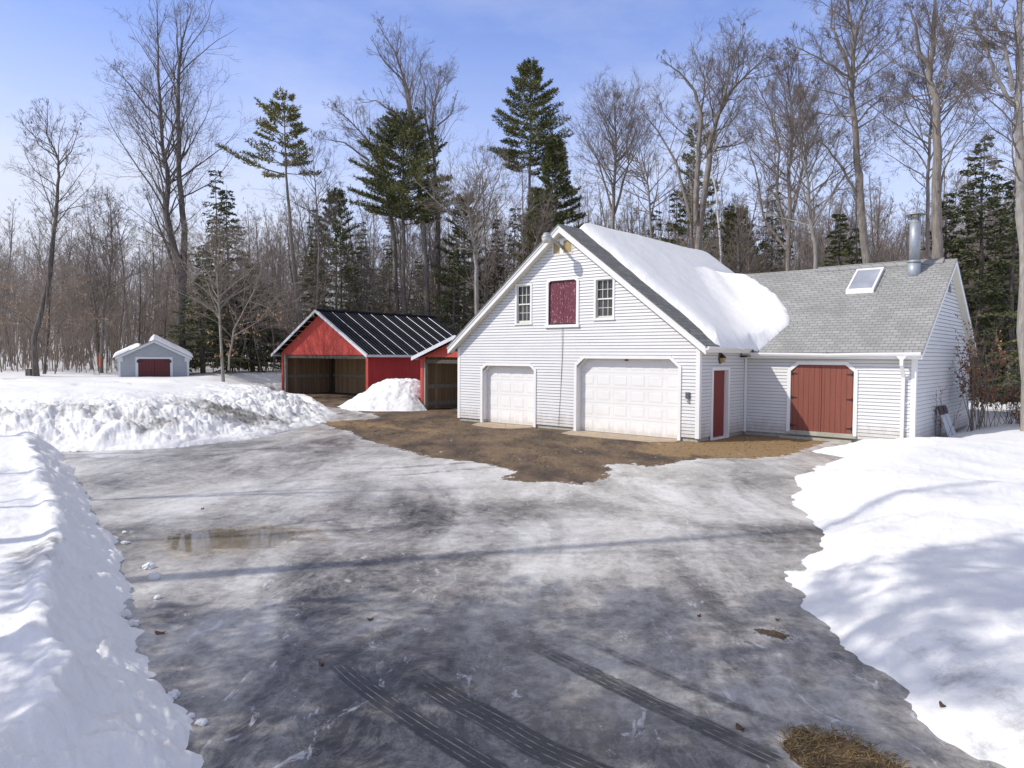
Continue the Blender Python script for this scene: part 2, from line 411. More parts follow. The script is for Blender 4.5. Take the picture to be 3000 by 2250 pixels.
M['ribmetal'], _n, _b = material('grey_metal_rib', (.05, .055, .065), .5, .2, .0); _b.inputs['IOR'].default_value = 1.15  # minor ribs, paler than the roof sheet
M['ribglint'], _n, _b = material('glint_painted_rib', (.42, .43, .47), .3, .8, .0)  # pale colour imitates sun glints along the major ribs

# ------------------------------------------------------------------ frames
TH = .7273
CX, CY = 5.404, 20.6558
def W(u, w, z=0.):
    """u = metres left of the garage's near front corner along its front wall, w = metres behind it"""
    return Vector((CX - u*math.cos(TH) + w*math.sin(TH), CY + u*math.sin(TH) + w*math.cos(TH), z))
# local frame of the buildings: x = -u, y = w
# ------------------------------------------------------------------ camera
H = 2.46
cam = bpy.data.cameras.new('camera'); co = bpy.data.objects.new('camera', cam); COL.objects.link(co); sc.camera = co
cam.sensor_width = 36; cam.lens = 25.2; cam.clip_start = .1; cam.clip_end = 3000
cr, sr, cp, sp = math.cos(-.0061), math.sin(-.0061), math.cos(.0389), math.sin(.0389)
MM = Matrix(((1, 0, 0), (0, cp, -sp), (0, sp, cp))) @ Matrix(((cr, 0, -sr), (0, 1, 0), (sr, 0, cr)))
rt, fw, up = MM[0], MM[1], MM[2]
co.matrix_world = Matrix(((rt[0], up[0], -fw[0], 0), (rt[1], up[1], -fw[1], 0), (rt[2], up[2], -fw[2], H), (0, 0, 0, 1)))
def at(px, D, py=None):
    """world x (and z) of a pixel of the photograph seen at distance D"""
    d = rt*((px-1500)/2100)+fw+up*((1125-(py if py is not None else 1045))/2100)
    k = D/d[1]
    return d[0]*k, H+d[2]*k

# ------------------------------------------------------------------ light
LX, LY, LZ = 1.19, .28, -1.08
sun = bpy.data.lights.new('sun', 'SUN'); so = bpy.data.objects.new('sun', sun); COL.objects.link(so)
sun.energy = 3.65; sun.angle = R(.55); sun.color = (1, .945, .86)
so.rotation_euler = Vector((LX, LY, LZ)).to_track_quat('-Z', 'Y').to_euler(); so.location = (0, 0, 40)
wd = bpy.data.worlds.new('World'); sc.world = wd; wd.use_nodes = True
wt = NT(wd); bg = wt.n['Background']
sky = wt.new('ShaderNodeTexSky', sky_type='NISHITA', sun_disc=False)
sky.sun_elevation = math.atan2(-LZ, math.hypot(LX, LY)); sky.sun_rotation = math.atan2(-LX, -LY)
sky.altitude = 200; sky.air_density = 1.0; sky.dust_density = .6; sky.ozone_density = 1.5
tc = wt.n.new('ShaderNodeTexCoord').outputs['Generated']
sx = wt.n.new('ShaderNodeSeparateXYZ'); wt.link(tc, sx.inputs[0])
skyc = wt.mix(1., sky.outputs[0], (1.38, 1.55, 2.32), 'MULTIPLY')
el = sx.outputs[2]
cl = wt.noise(wt.mapping(tc, (1, 1, 2.6), (0, 0, R(20))), 2.1, 7, .6)
thin = wt.ramp(cl, [(.42, 0.), (.68, 1.)])
low = wt.ramp(el, [(.02, .92), (.20, .52), (.42, .10), (.60, .05)])         # milky air near the horizon
left = wt.ramp(wt.math('MULTIPLY', sx.outputs[0], -1.), [(.0, 0.), (.62, .45)])
leftf = wt.math('MULTIPLY', left, wt.ramp(el, [(.10, 1.), (.38, 0.)]))
cf = wt.math('ADD', wt.math('ADD', low, leftf), wt.math('MULTIPLY', thin, .30), clamp=True)
cloudc = (8.2, 8.7, 10.2)
mx = wt.mix(cf, skyc, cloudc)
sky_fill = wt.ramp(el, [(.50, 0.), (.72, .80)])                              # whitened sky added above the frame for neutral fill light
mx = wt.mix(sky_fill, mx, (6.6, 6.3, 5.9))
wt.link(mx, bg.inputs['Color']); bg.inputs['Strength'].default_value = .10
sc.view_settings.view_transform = 'Standard'; sc.view_settings.look = 'None'; sc.view_settings.exposure = 0.0
sc.view_settings.gamma = 1
# ------------------------------------------------------------------ ground
LOT = [(-.4, -12), (-1.2, 1), (-1.7, 3.6), (-1.85, 4.17), (-2.27, 4.83), (-2.66, 5.39), (-3.26, 6.2), (-3.81, 7.16), (-4.4, 8.09), (-5.37, 9.54), (-6.82, 11.6), (-9.53, 15.38),
       (-11.3, 17.9), (-10.5, 18.0), (-9.54, 18.28), (-8.67, 18.98), (-7.99, 20.04), (-7.49, 21.21), (-7.22, 23.97), (-6.87, 26.18), (-7.2, 29.5), (-8.2, 32.2), (-9.6, 35.5), (-13.6, 39.8)]
LOT += [tuple(W(30.9, 5.0)[:2]), tuple(W(30.9, 13)[:2]), tuple(W(22, 13)[:2]), tuple(W(15, 10)[:2]), tuple(W(5, 10)[:2]), tuple(W(-4.8, 10.5)[:2]), tuple(W(-4.8, 3.2)[:2]), tuple(W(-3.6, 2.9)[:2]), (8.7, 19.6), (7.81, 18.81), (8.26, 17.54), (6.96, 16.37), (5.74, 14.47), (4.71, 11.94), (4.69, 11.23), (4.39, 10.03), (3.93, 9.4), (3.38, 8.25), (3.07, 8.16), (2.99, 7.66), (2.85, 6.52), (2.76, 5.63), (2.77, 5.09), (2.82, 4.76), (2.85, 4.32), (3.0, 2.5), (3.4, -12)]
PILE = [(-13.2, 17.2), (-11.3, 17.75), (-10.5, 17.9), (-9.54, 18.2), (-8.67, 18.9), (-7.99, 20.0), (-7.49, 21.21), (-7.1, 23.97), (-6.8, 26.18), (-7.15, 29.5), (-8.2, 32.0), (-10, 34.3), (-14, 36.5), (-24, 37.5), (-33, 33), (-32, 24), (-22, 18.5)]
# rectangle of the small shed (kept clear of deep snow inside)
SHC = np.array([-20.95, 42.0]); SHA = math.radians(27)

def snow_h(x, y):
    d = pdist(x, y, LOT)
    d = d+((fbm(x*1.5, y*1.5, 3, 3)-.5)*np.where(x < 0, .28, .42)+(fbm(x*7, y*7, 3, 5)-.5)*.12)*sstep(-.5, .6, d+.6)
    wl = np.where(x < 0, .95, 1.9)
    top = np.where(x < 0, .50, .50)
    top = top+.16*(fbm(x*.35, y*.35, 3, 11)-.5)+sstep(8, 20, d)*.12
    ramp = 1-np.exp(-(np.maximum(d, 0)/wl*1.9)**1.25)
    h = np.where(x < 0, np.minimum(np.maximum(d, 0)*.78, top)+.02*ramp, top*ramp)
    # left berm: plough ridge with lumps
    lb = (x < -.5) & (y < 19)
    ridge = np.exp(-((d-.72)/.13)**2)*.075
    h = h+np.where(lb, ridge*(0.4+1.2*fbm(x*1.3, y*1.3, 3, 21)), 0)
    face = np.where(x < 0, np.exp(-((d-.32)/.36)**2), np.exp(-((d-.9)/.8)**2)*.55)
    lump = np.abs(fbm(x*4.2, y*4.2, 4, 31)-.5)*2
    h = h+face*((lump-.25)*np.where(x < 0, .085, .03)+np.where(x < 0, (fbm(x*12, y*12, 3, 33)-.5)*.085, 0))
    # right bank: drifts
    rb = sstep(2.5, 4.5, x)*sstep(2, 30, 30-y)
    h = h+rb*sstep(.2, 2.5, d)*(.30*np.exp(-(((x-.8*y+4.2)/1.1))**2*.5)*sstep(8.5, 11, y)+.34*(fbm(x*.5+2, y*.9, 3, 41)-.5)+.13*(fbm(x*1.4, y*1.4, 3, 43)-.5)+.16*(np.abs(fbm(x*.55-y*.35, y*.55+x*.2, 3, 45)-.5)-.12))
    h = h-rb*.32*sstep(17.0, 18.6, y-.08*(x-9))*sstep(9, 10, x)
    h = h*(1-.8*sstep(.3, -.8, pdist(x, y, PILE))*(y < 33))
    # land rising slowly toward the woods
    far = sstep(24, 46, y+.0*x)*sstep(6, -14, x)*.62+sstep(24, 60, y)*.15+sstep(55, 140, np.hypot(x, y))*2.2
    h = h+far*sstep(.3, 4, d)
    h = h+sstep(1, 4, d)*.05*(fbm(x*.9, y*.9, 4, 51)-.5)
    h = h+np.maximum(fbm(x*9, y*9, 3, 53)-.5, 0)*.05*sstep(.1, .5, d)*sstep(45, 10, y)
    h = h-sstep(.0, -.25, d)*.25-.015
    return h
def pile_h(x, y):
    d = -pdist(x, y, PILE)
    d = d+(fbm(x*1.2, y*1.2, 4, 61)-.5)*.9
    dd = np.maximum(d, 0)
    h = 1.34*(1-np.exp(-(dd/2.4)**1.15))
    face = np.exp(-((dd-2.0)/2.0)**2)
    rub = np.abs(fbm(x*1.5, y*1.5, 5, 71, .6)-.5)*2
    rub2 = fbm(x*6.5, y*6.5, 3, 73, .6)
    h = h+face*((rub-.25)*.36+(rub2-.5)*.12)*sstep(0, .8, dd)
    h = h+.22*(fbm(x*.45, y*.45, 3, 81)-.5)*sstep(1, 4, dd)
    # old shelf lines left by the plough blade
    h = h+.10*sstep(.45, .55, fbm(x*.30, y*.9, 3, 83))*sstep(1, 3, dd)
    h = h-sstep(.1, -.3, d)*.4-.02
    h = h-sstep(31, 36, y)*.25
    return h
def hz(x, y):
    a = np.array([float(x)]); b = np.array([float(y)])
    return float(snow_h(a, b)[0])

def polar(rs, an, fn):
    A, Rr = np.meshgrid(an, rs); X = Rr*np.sin(A); Y = Rr*np.cos(A); return X, Y
def gridfaces(nr, na, closed):
    i = np.arange(nr-1)[:, None]; j = np.arange(na if closed else na-1)[None, :]; j2 = (j+1) % na
    return np.stack([i*na+j+0*i, i*na+j2+0*i, (i+1)*na+j2+0*i, (i+1)*na+j+0*i], -1).reshape(-1, 4)[:, ::-1]
front = np.linspace(-.80, .80, 1050); back = np.linspace(.80, 2*math.pi-.80, 160)[1:-1]
ANG = np.concatenate([front, back])
rs = [2.2]
while rs[-1] < 60: rs.append(rs[-1]*1.0072+.004)
while rs[-1] < 900: rs.append(rs[-1]*1.045)
rs = np.array([.3, .8, 1.3, 1.8]+rs)
X, Y = polar(rs, ANG, None)
Z = snow_h(X.ravel(), Y.ravel())
F = gridfaces(len(rs), len(ANG), True)
x1, y1 = X.ravel(), Y.ravel()
keep = (Z > -.10)
F = F[keep[F].any(axis=1)]
# dirt along the crest of the left berm and thin edges
dl = pdist(x1, y1, LOT)
dirt = .72*np.exp(-((dl-.85)/.3)**2)*sstep(.48, .64, fbm(x1*.9, y1*.9, 3, 91))*(x1 < 0)*sstep(14, 7, y1)
dirt += .55*np.exp(-((dl-.5)/.6)**2)*(x1 > 0)*sstep(6.4, 5.2, y1)*sstep(.35, .6, fbm(x1*1.5, y1*1.5, 3, 95))
used = np.unique(F); remap = np.full(len(Z), -1); remap[used] = np.arange(len(used))
g = rawmesh('snow_ground', np.stack([x1, y1, Z], 1)[used], remap[F], M['snow_dirty'], attrs={'dirt': dirt[used]}); tag(g, kind='structure')
# ploughed pile
pa = np.linspace(-.95, -.10, 900); pr = [15.0]
while pr[-1] < 52: pr.append(pr[-1]*1.0032)
pr = np.array(pr); X, Y = polar(pr, pa, None); x1, y1 = X.ravel(), Y.ravel(); Z = pile_h(x1, y1); Zs = snow_h(x1, y1)
F = gridfaces(len(pr), len(pa), False); ok = (Z > -.05) & (Z > Zs-.45); F = F[ok[F].all(axis=1)]
dp = -pdist(x1, y1, PILE)
blob = np.exp(-(((x1+8.9)*.75+(y1-23.0)*.1)/1.6)**2-((y1-22.9-.35*(x1+8.9))/1.5)**2)*.78+np.exp(-((x1+12.6)/1.4)**2-((y1-20.6)/1.0)**2)*.50
dirt = np.clip(blob*1.15+.14*sstep(.3, 1.2, dp)*sstep(5, 3, dp)+.55*np.exp(-((dp-1.4)/1.3)**2)*sstep(.4, .65, fbm(x1*.7, y1*.7, 3, 97)), 0, 1)
used = np.unique(F); remap = np.full(len(Z), -1); remap[used] = np.arange(len(used))
o = rawmesh('snow_pile', np.stack([x1, y1, Z], 1)[used], remap[F], M['snow_dirty'], attrs={'dirt': dirt[used]})
tag(o, 'long ploughed snow bank with dirty lumpy face, in front of the small grey shed', 'snow bank')
# pile between the two red buildings
def pile2_h(x, y):
    du = -(x-CX)*math.cos(TH)+(y-CY)*math.sin(TH); dw = (x-CX)*math.sin(TH)+(y-CY)*math.cos(TH)
    r = np.sqrt(((du-16.9)/np.where(du < 16.9, 2.5, 3.2))**2+((dw-2.9)/2.9)**2)+(fbm(x*1.1, y*1.1, 4, 101)-.5)*.28
    h = 1.35*(1-sstep(.12, 1.02, r))**.8+(fbm(x*4, y*4, 3, 103)-.5)*.16*sstep(1, .6, r)-.03-sstep(1, 1.2, r)*.3
    return np.where((du < 15.15) & (dw > 2.5), -.3, h)
gx, gy = np.meshgrid(np.linspace(-11.5, -2.5, 260), np.linspace(29, 40, 300)); x1, y1 = gx.ravel(), gy.ravel(); Z = pile2_h(x1, y1)
F = gridfaces(300, 260, False)[:, ::-1]; ok = Z > -.06; F = F[ok[F].all(axis=1)]
dirt = .34*sstep(.4, .7, fbm(x1*.8, y1*.8, 3, 105))
used = np.unique(F); remap = np.full(len(Z), -1); remap[used] = np.arange(len(used))
o = rawmesh('snow_pile', np.stack([x1, y1, Z], 1)[used], remap[F], M['snow_dirty'], attrs={'dirt': dirt[used]})
tag(o, 'rounded snow heap against the red wall between the two red buildings', 'snow heap')

# icy driveway sheet
frl = np.linspace(-.80, .72, 760); bk = np.linspace(.72, 2*math.pi-.80, 40)[1:-1]
AN2 = np.concatenate([frl, bk]); r2 = [2.4]
while r2[-1] < 52: r2.append(r2[-1]*1.0065+.003)
r2 = np.array([.2, 1.2]+r2)
X, Y = polar(r2, AN2, None); x1, y1 = X.ravel(), Y.ravel()
F = gridfaces(len(r2), len(AN2), True)
dl = pdist(x1, y1, LOT); ok = dl < .9; F = F[ok[F].any(axis=1)]
MUD = [(-7.1, 26.2), (-6.6, 25.2), (-5.2, 23.0), (-4.24, 20.79), (-3.01, 18.96), (-1.94, 17.11), (-1.37, 16.98), (-.36, 16.0), (.15, 15.13), (-.13, 14.2), (.51, 14.0), (1.3, 13.8), (1.95, 14.61), (2.2, 16.3), (2.8, 16.5), (3.04, 15.87), (4.46, 17.3), (5.83, 17.44), (6.91, 17.89), (7.95, 19.29), (10, 21.8), (5, 25), (-2, 31), (-6.5, 45), (-16, 50), (-18, 44), (-9.2, 34.8), (-6.9, 31.6), (-5.6, 29.6), (-5.2, 27.8)]
md = pdist(x1, y1, MUD); mud = np.clip(.5-md/1.5, 0, 1)
G2 = [(1.86, 4.62), (1.97, 4.66), (2.08, 4.57), (2.17, 4.6), (2.26, 4.42), (2.38, 4.2), (2.45, 3.9), (2.35, 3.2), (1.9, 3.4), (1.80, 4.2), (1.76, 4.45)]
G1 = [(2.2, 6.45), (2.42, 6.38), (2.55, 6.22), (2.38, 6.12), (2.2, 6.28)]
mud = np.maximum(mud, np.clip(.55-pdist(x1, y1, G2)/.45, 0, 1)); g1d = pdist(x1, y1, G1); mud = np.maximum(mud, np.clip(.44-g1d/.5, 0, 1))
lu = -(x1-CX)*math.cos(TH)+(y1-CY)*math.sin(TH); lw = (x1-CX)*math.sin(TH)+(y1-CY)*math.cos(TH)
grass = np.clip(.75*sstep(-5.2, -1.5, lw)*sstep(3.0, -.5, lu)+.5*np.exp(-((lw+3.5)/1.2)**2)*sstep(4, 9, lu)+.12*(lu > 10), 0, 1)
grass = np.where(y1 < 8, .30, grass)
pudd = 1.0*np.exp(-(((x1+3.70)*.96+(y1-9.5)*.28)/1.15)**2-((-(x1+3.70)*.28+(y1-9.5)*.96)/.75)**2)
# ice tone: bare dark ice and asphalt low in the lot, white frosted ice higher up
dark = .30*sstep(11.0, 6.0, y1+.25*x1)+.05
for (ax, ay, rx, ry, an, k) in ((-.3, 11.2, 2.6, .8, .2, .30), (-2.6, 11.6, 1.8, .6, .1, .16), (4.3, 9.9, 1.2, .7, .2, .34), (-7.6, 14.6, 2.2, .9, .4, .18), (-4.2, 20, 2.2, 1.2, .2, .12),
                               (-1.7, 14.6, 3.2, 1.6, .5, -.26), (2.6, 12.4, 2.6, 1.4, .2, -.24), (5.6, 16.2, 1.6, .9, .3, -.05), (-5.6, 12.6, 2.2, 1.0, .2, -.14), (-1.8, 9.3, 1.4, .5, .2, -.15), (.5, 8.2, 1.8, .5, .2, -.22), (-3.4, 7.4, .8, .7, 0, -.18),
                               (1.9, 5.1, .7, .9, .5, -.20), (-.9, 6.6, 1.1, .35, .3, -.12), (.15, 5.3, .45, .35, .3, -.18), (-1.4, 4.5, .7, .5, .3, .12)):
    c, s_ = math.cos(an), math.sin(an); qx = (x1-ax)*c+(y1-ay)*s_; qy = -(x1-ax)*s_+(y1-ay)*c
    dark += k*np.exp(-(qx/rx)**2-(qy/ry)**2)
track = np.zeros_like(x1); across = np.zeros_like(x1)
for (ax, ay, bx, by, w_, k) in ((-1.6, 5.92, .35, 3.65, .115, .8), (-.85, 5.55, 1.15, 3.55, .14, 1.), (.10, 6.19, 1.75, 4.15, .12, .85), (.42, 6.44, 1.9, 4.65, .09, .45), (1.6, 5.1, 2.1, 4.3, .11, .3),
                               (-3.4, 15.2, .6, 17.3, .16, .35), (-3.0, 14.3, 1.0, 16.6, .16, .3)):
    L = math.hypot(bx-ax, by-ay); ex, ey = (bx-ax)/L, (by-ay)/L
    t = (x1-ax)*ex+(y1-ay)*ey; cvx = .05*np.sin(t*1.3)+.05*(fbm(t*1.2, t*0+ax, 2, 7)-.5); v = -(x1-ax)*ey+(y1-ay)*ex+cvx
    m_ = np.clip((w_-np.abs(v))/.05, 0, 1)*sstep(-.1, .8, t)*sstep(L+.2, L-.5, t)*k
    across = np.where(m_ > track, v, across); track = np.maximum(track, m_)
used = np.unique(F); remap = np.full(len(x1), -1); remap[used] = np.arange(len(used))
o = rawmesh('driveway', np.stack([x1, y1, 0*x1], 1)[used], remap[F], M['ice'],
            attrs={'mud': mud[used], 'dark': dark[used], 'puddle': pudd[used], 'track': track[used], 'across': across[used], 'along': 0*used, 'grass': grass[used]})
tag(o, kind='structure')
# ------------------------------------------------------------------ white garage
def siding(mb, a0, a1, z0, z1, put, lim=None, holes=(), ex=.1, lip=.024):
    """lapped boards; put(a, off, z) gives a point; lim(z) -> (lo, hi); holes = list of f(z)->(lo,hi) or None"""
    z = z0
    while z < z1-.005:
        zt = min(z+ex, z1)
        zm = (z+zt)/2
        lo0, hi0 = (a0, a1) if lim is None else lim(z); lo1, hi1 = (a0, a1) if lim is None else lim(zt)
        segs = [(lo0, hi0, lo1, hi1)]
        for h in holes:
            r = h(zm)
            if not r: continue
            n = []
            for s in segs:
                if r[1] <= s[0] or r[0] >= s[1]: n.append(s); continue
                if r[0] > s[0]: n.append((s[0], r[0], s[2], max(s[2], r[0])))
                if r[1] < s[1]: n.append((r[1], s[1], min(s[3], r[1]), s[3]))
            segs = n
        for a, b, c, d in segs:
            if b-a < .01: continue
            d = max(d, c+.001); k = .84; c2, d2 = a+(c-a)*k, b+(d-b)*k; zk = z+(zt-z)*k; ok_ = .003+(lip-.003)*(1-k)
            mb.face([put(a, lip, z), put(b, lip, z), put(d2, ok_, zk), put(c2, ok_, zk)])
            mb.face([put(c2, ok_, zk), put(d2, ok_, zk), put(d, .003, zt), put(c, .003, zt)], m=1)      # shade line under the next lap, put into the colour
            mb.face([put(a, 0, z), put(b, 0, z), put(b, lip, z), put(a, lip, z)], m=1)  # lap underside painted dark as shade
        z = zt

def octhole(x0, x1, z0, z1, bx, bz):
    def f(z):
        if z < z0 or z > z1: return None
        k = max(0, (z-(z1-bz))/bz)*bx if bz > 0 else 0
        return (x0+k, x1-k)
    return f
def octtrim(mb, x0, x1, z0, z1, bx, bz, wd_, y0, y1, bottom=False, by=None):
    """casing round an opening with clipped top corners (outer outline given); front at y0"""
    t = wd_; k = t*.42
    out = [(x0, z0), (x0, z1-bz), (x0+bx, z1), (x1-bx, z1), (x1, z1-bz), (x1, z0)]
    inn = [(x0+t, z0), (x0+t, z1-bz-k*.6), (x0+bx+k, z1-t), (x1-bx-k, z1-t), (x1-t, z1-bz-k*.6), (x1-t, z0)]
    if bz == 0: out = [out[0], (x0, z1), (x1, z1), out[5]]; inn = [inn[0], (x0+t, z1-t), (x1-t, z1-t), inn[5]]
    n = len(out)
    for i in range(n-1):
        q = [out[i], out[i+1], inn[i+1], inn[i]]
        mb.prism(q, y0, y1)
    if bottom: mb.prism([(x0-.03, z0-t), (x1+.03, z0-t), (x1+.03, z0), (x0-.03, z0)], y0-.03, y1)

G = empty('garage', W(0, 0), -TH, label='white clapboard garage with a gable front, two white overhead doors and a grey-roofed side wing', cat='garage')
XL = -9.948; AX = XL/2; KM = .756; ZR = 6.79; YR = 10.58
def roofz(x, top=ZR): return top-KM*abs(x-AX)
ZU = ZR-.20                                                             # wall meets the rake here
front_holes = [octhole(-4.40, -.62, -.1, 2.44, .33, .30), octhole(-8.68, -6.15, -.1, 2.14, .23, .20),
               octhole(-7.04, -6.34, 3.62, 4.95, 0, 0), octhole(-3.67, -2.96, 3.68, 4.95, 0, 0), octhole(-5.62, -4.35, 3.55, 5.03, .13, .12), octhole(-5.37, -4.63, 5.88, 6.30, 0, 0)]
mb = MB()
def lim(z):
    if z < ZU-KM*(-AX): return (XL, 0)
    k = (ZU-z)/KM; return (AX-max(k, 0), AX+max(k, 0))
siding(mb, XL, 0, .12, ZU-.02, lambda a, o, z: (a, -o, z), lim, front_holes)
siding(mb, 0, 3.1, .12, 2.78, lambda a, o, z: (o, a, z), None, [octhole(.76, 1.90, -.1, 2.14, 0, 0)])
siding(mb, 0, YR-.3, .12, 2.78, lambda a, o, z: (XL-o, a, z))
siding(mb, XL, 0, .12, 2.78, lambda a, o, z: (a, YR-.3+o, z))
# plain sheathing of the rear gable
mb.face([(XL, YR-.31, 2.7), (0, YR-.31, 2.7), (AX, YR-.31, ZU)])
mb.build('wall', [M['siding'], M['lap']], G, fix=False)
# wing walls
WX = 4.88; WY = 3.10; WR = 5.57; WRY = 7.02; KW = .703
mb = MB()
siding(mb, 0, WX, .12, 2.76, lambda a, o, z: (a, WY-o, z), None, [octhole(1.42, 3.36, -.1, 2.32, .29, .27)])
WZU = WR-.16
def lim2(z):
    b = WZU-KW*(WRY-WY)
    if z < b: return (WY, 2*WRY-WY)
    k = (WZU-z)/KW; return (WRY-max(k, 0), WRY+max(k, 0))
siding(mb, WY, 2*WRY-WY, .12, WZU-.02, lambda a, o, z: (WX+o, a, z), lim2, ex=.115, lip=.024)
siding(mb, 0, WX, .12, 2.8, lambda a, o, z: (a, 2*WRY-WY+o, z))
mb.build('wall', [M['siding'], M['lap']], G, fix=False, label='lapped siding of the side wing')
mb = MB()
for a, b in (((XL+.03, .03, -.3), (-8.62, .25, .119)), ((-6.2, .03, -.3), (-4.38, .25, .119)), ((-.66, .03, -.3), (-.03, .25, .119)), ((-.25, .26, -.3), (-.03, .78, .119)), ((-.25, 1.9, -.3), (-.03, 3.2, .119)),
             ((.0, WY+.03, -.3), (WX-.03, WY+.25, .119)), ((WX-.25, WY+.26, -.3), (WX-.03, 2*WRY-WY, .119)), ((XL+.03, .26, -.3), (XL+.3, YR-.4, .119))): mb = MB(); mb.box(a, b); mb.build('foundation', M['foundation'], G)

# trim: corner boards, rakes, fascias
def part(name, mat, parent, *boxes):
    mb = MB()
    for p, q in boxes: mb.box(p, q)
    return mb.build(name, M[mat], parent)
part('corner_board', 'trim', G, ((-.10, -.028, .10), (.028, 0, 2.74)), ((.001, 0.0, .10), (.0285, .10, 2.70)))
part('corner_board', 'trim', G, ((XL-.028, -.028, .10), (XL+.10, 0, 2.74)), ((XL-.0285, .001, .1), (XL, .1, 2.7)))
part('corner_board', 'trim', G, ((WX-.10, WY-.03, .08), (WX+.026, WY-.001, 2.62)), ((WX, WY, .08), (WX+.0265, WY+.11, 2.62)))
for s in (-1, 1):
    tipx = AX+s*(-AX+.3226)
    def ln(off, s=s): return [(AX, ZR-off), (tipx, ZR-off-KM*abs(tipx-AX))]
    mb = MB()
    a, b = ln(-.005), ln(.25); mb.prism([a[0], a[1], b[1], b[0]], -.275, -.24)
    a, b = ln(-.0), ln(.085); mb.prism([a[0], a[1], b[1], b[0]], -.300, -.2755)
    mb.build('rake_board', M['trim'], G)
    mb = MB(); a, b = ln(.0), ln(.22); mb.prism([a[0], a[1], b[1], b[0]], YR, YR+.03); mb.build('rake_board', M['trim'], G)
part('fascia', 'trim', G, ((.2926, -.27, 2.60), (.3226, 3.0, 2.76))); part('fascia', 'trim', G, ((XL-.3226, -.27, 2.60), (XL-.2926, YR, 2.76)))
mb = MB()
for s in (-1, 1):
    tipx = AX+s*(-AX+.29); q = [(AX, ZR-.235), (tipx, ZR-.235-KM*abs(tipx-AX)), (tipx, ZR-.215-KM*abs(tipx-AX)), (AX, ZR-.215)]
    mb.prism(q, -.24, .0)
mb.box((.02, 0.02, 2.60), (.2926, 3.0, 2.62)); mb.box((XL-.2926, 0, 2.60), (XL-.02, YR, 2.62))
mb.build('soffit', M['soffit'], G)
def roofslab(name, ridge0, ridge1, eave0, eave1, mat, parent, th=.05, **k):
    mb = MB(); r0, r1, e0, e1 = [Vector(p) for p in (ridge0, ridge1, eave0, eave1)]
    Lw = (r1-r0).length; S = (e0-r0).length; dn = Vector((0, 0, -th))
    mb.face([e0, e1, r1, r0], [(0, 0), (Lw, 0), (Lw, S), (0, S)])
    mb.face([e0+dn, r0+dn, r1+dn, e1+dn], [(0, 0), (0, S), (Lw, S), (Lw, 0)])
    for a, b in ((e0, e1), (e1, r1), (r1, r0), (r0, e0)):
        mb.face([a, a+dn, b+dn, b], [(0, 0), (0, .05), (1, .05), (1, 0)])
    return mb.build(name, mat, parent, **k)
zt = ZR+.03; ez = zt-KM*(-AX+.36)
roofslab('roof', (AX, -.32, zt), (AX, YR+.05, zt), (.36, -.32, ez), (.36, YR+.05, ez), M['shingle_dark'], G, label='dark shingled main roof slope')
roofslab('roof', (AX, YR+.05, zt), (AX, -.32, zt), (XL-.36, YR+.05, ez), (XL-.36, -.32, ez), M['shingle_dark'], G, label='dark shingled main roof slope')
wez = WR+.02-KW*(WRY-2.80)
roofslab('roof', (-3.4, WRY, WR+.02), (5.10, WRY, WR+.02), (-.25, 2.80, wez), (5.10, 2.80, wez), M['shingle'], G, label='pale grey shingled wing roof')
roofslab('roof', (5.10, WRY, WR+.02), (-3.4, WRY, WR+.02), (5.10, 2*WRY-2.8, wez), (-3.4, 2*WRY-2.8, wez), M['shingle'], G, label='pale grey shingled wing roof')
mb = MB()
for s in (-1, 1):                                                        # ridge cap and vent strip
    mb.hexa([(.9, WRY, WR+.03), (4.75, WRY, WR+.03), (4.75, WRY+s*.22, WR-.12), (.9, WRY+s*.22, WR-.12), (.9, WRY, WR+.075), (4.75, WRY, WR+.075), (4.75, WRY+s*.22, WR-.075), (.9, WRY+s*.22, WR-.075)])
mb.build('ridge_vent', M['shingle'], G)
mb = MB()                                                                # wing rake boards
for s in (-1, 1):
    ty = WRY+s*(WRY-2.82)
    def ln2(off): return [(WRY, WR-off), (ty, WR-off-KW*abs(ty-WRY))]
    a, b = ln2(-.015), ln2(.17); mb.prismx([a[0], a[1], b[1], b[0]], 5.06, 5.094)
mb.box((0, 2.845, 2.44), (5.055, 2.865, 2.58))
mb.build('rake_board', M['trim'], G)
mb = MB()
for s in (-1, 1):
    ty = WRY+s*(WRY-2.85); q = [(WRY, WR-.165), (ty, WR-.165-KW*abs(ty-WRY)), (ty, WR-.15-KW*abs(ty-WRY)), (WRY, WR-.15)]
    mb.prismx(q, WX+.0, 5.06)
mb.box((.03, 2.866, 2.44), (WX+.01, WY-.03, 2.455))
mb.build('soffit', M['soffit'], G)
# gutters and downpipes
mb = MB()
def gutter(mb, p, q, d):
    """K-profile trough from p to q, d = outward unit vector"""
    p, q, d = Vector(p), Vector(q), Vector(d); prof = [(0, 0), (.075, 0), (.105, .05), (.105, .10), (0, .10)]
    a = [p+d*x+Vector((0, 0, z)) for x, z in prof]; b = [q+d*x+Vector((0, 0, z)) for x, z in prof]
    for i in range(5):
        j = (i+1) % 5
        if i == 3: continue
        mb.face([a[i], b[i], b[j], a[j]])
    mb.face(a); mb.face(b[::-1])
gutter(mb, (.323, -.28, 2.67), (.323, 2.62, 2.655), (1, 0, 0)); mb.build('gutter', M['trim'], G, fix=False)
mb = MB()
xs = [.05, .8, 1.7, 2.72, 3.6, 4.4, 5.07]; zs = [2.52, 2.517, 2.507, 2.492, 2.515, 2.522, 2.528]
for i in range(6): gutter(mb, (xs[i], 2.84, zs[i]), (xs[i+1], 2.84, zs[i+1]), (0, -1, 0))
mb.build('gutter', M['trim'], G, fix=False)
mb = MB()
mb.box((.03, 3.005, .10), (.095, 3.068, 2.47)); mb.build('downpipe', M['trim'], G)
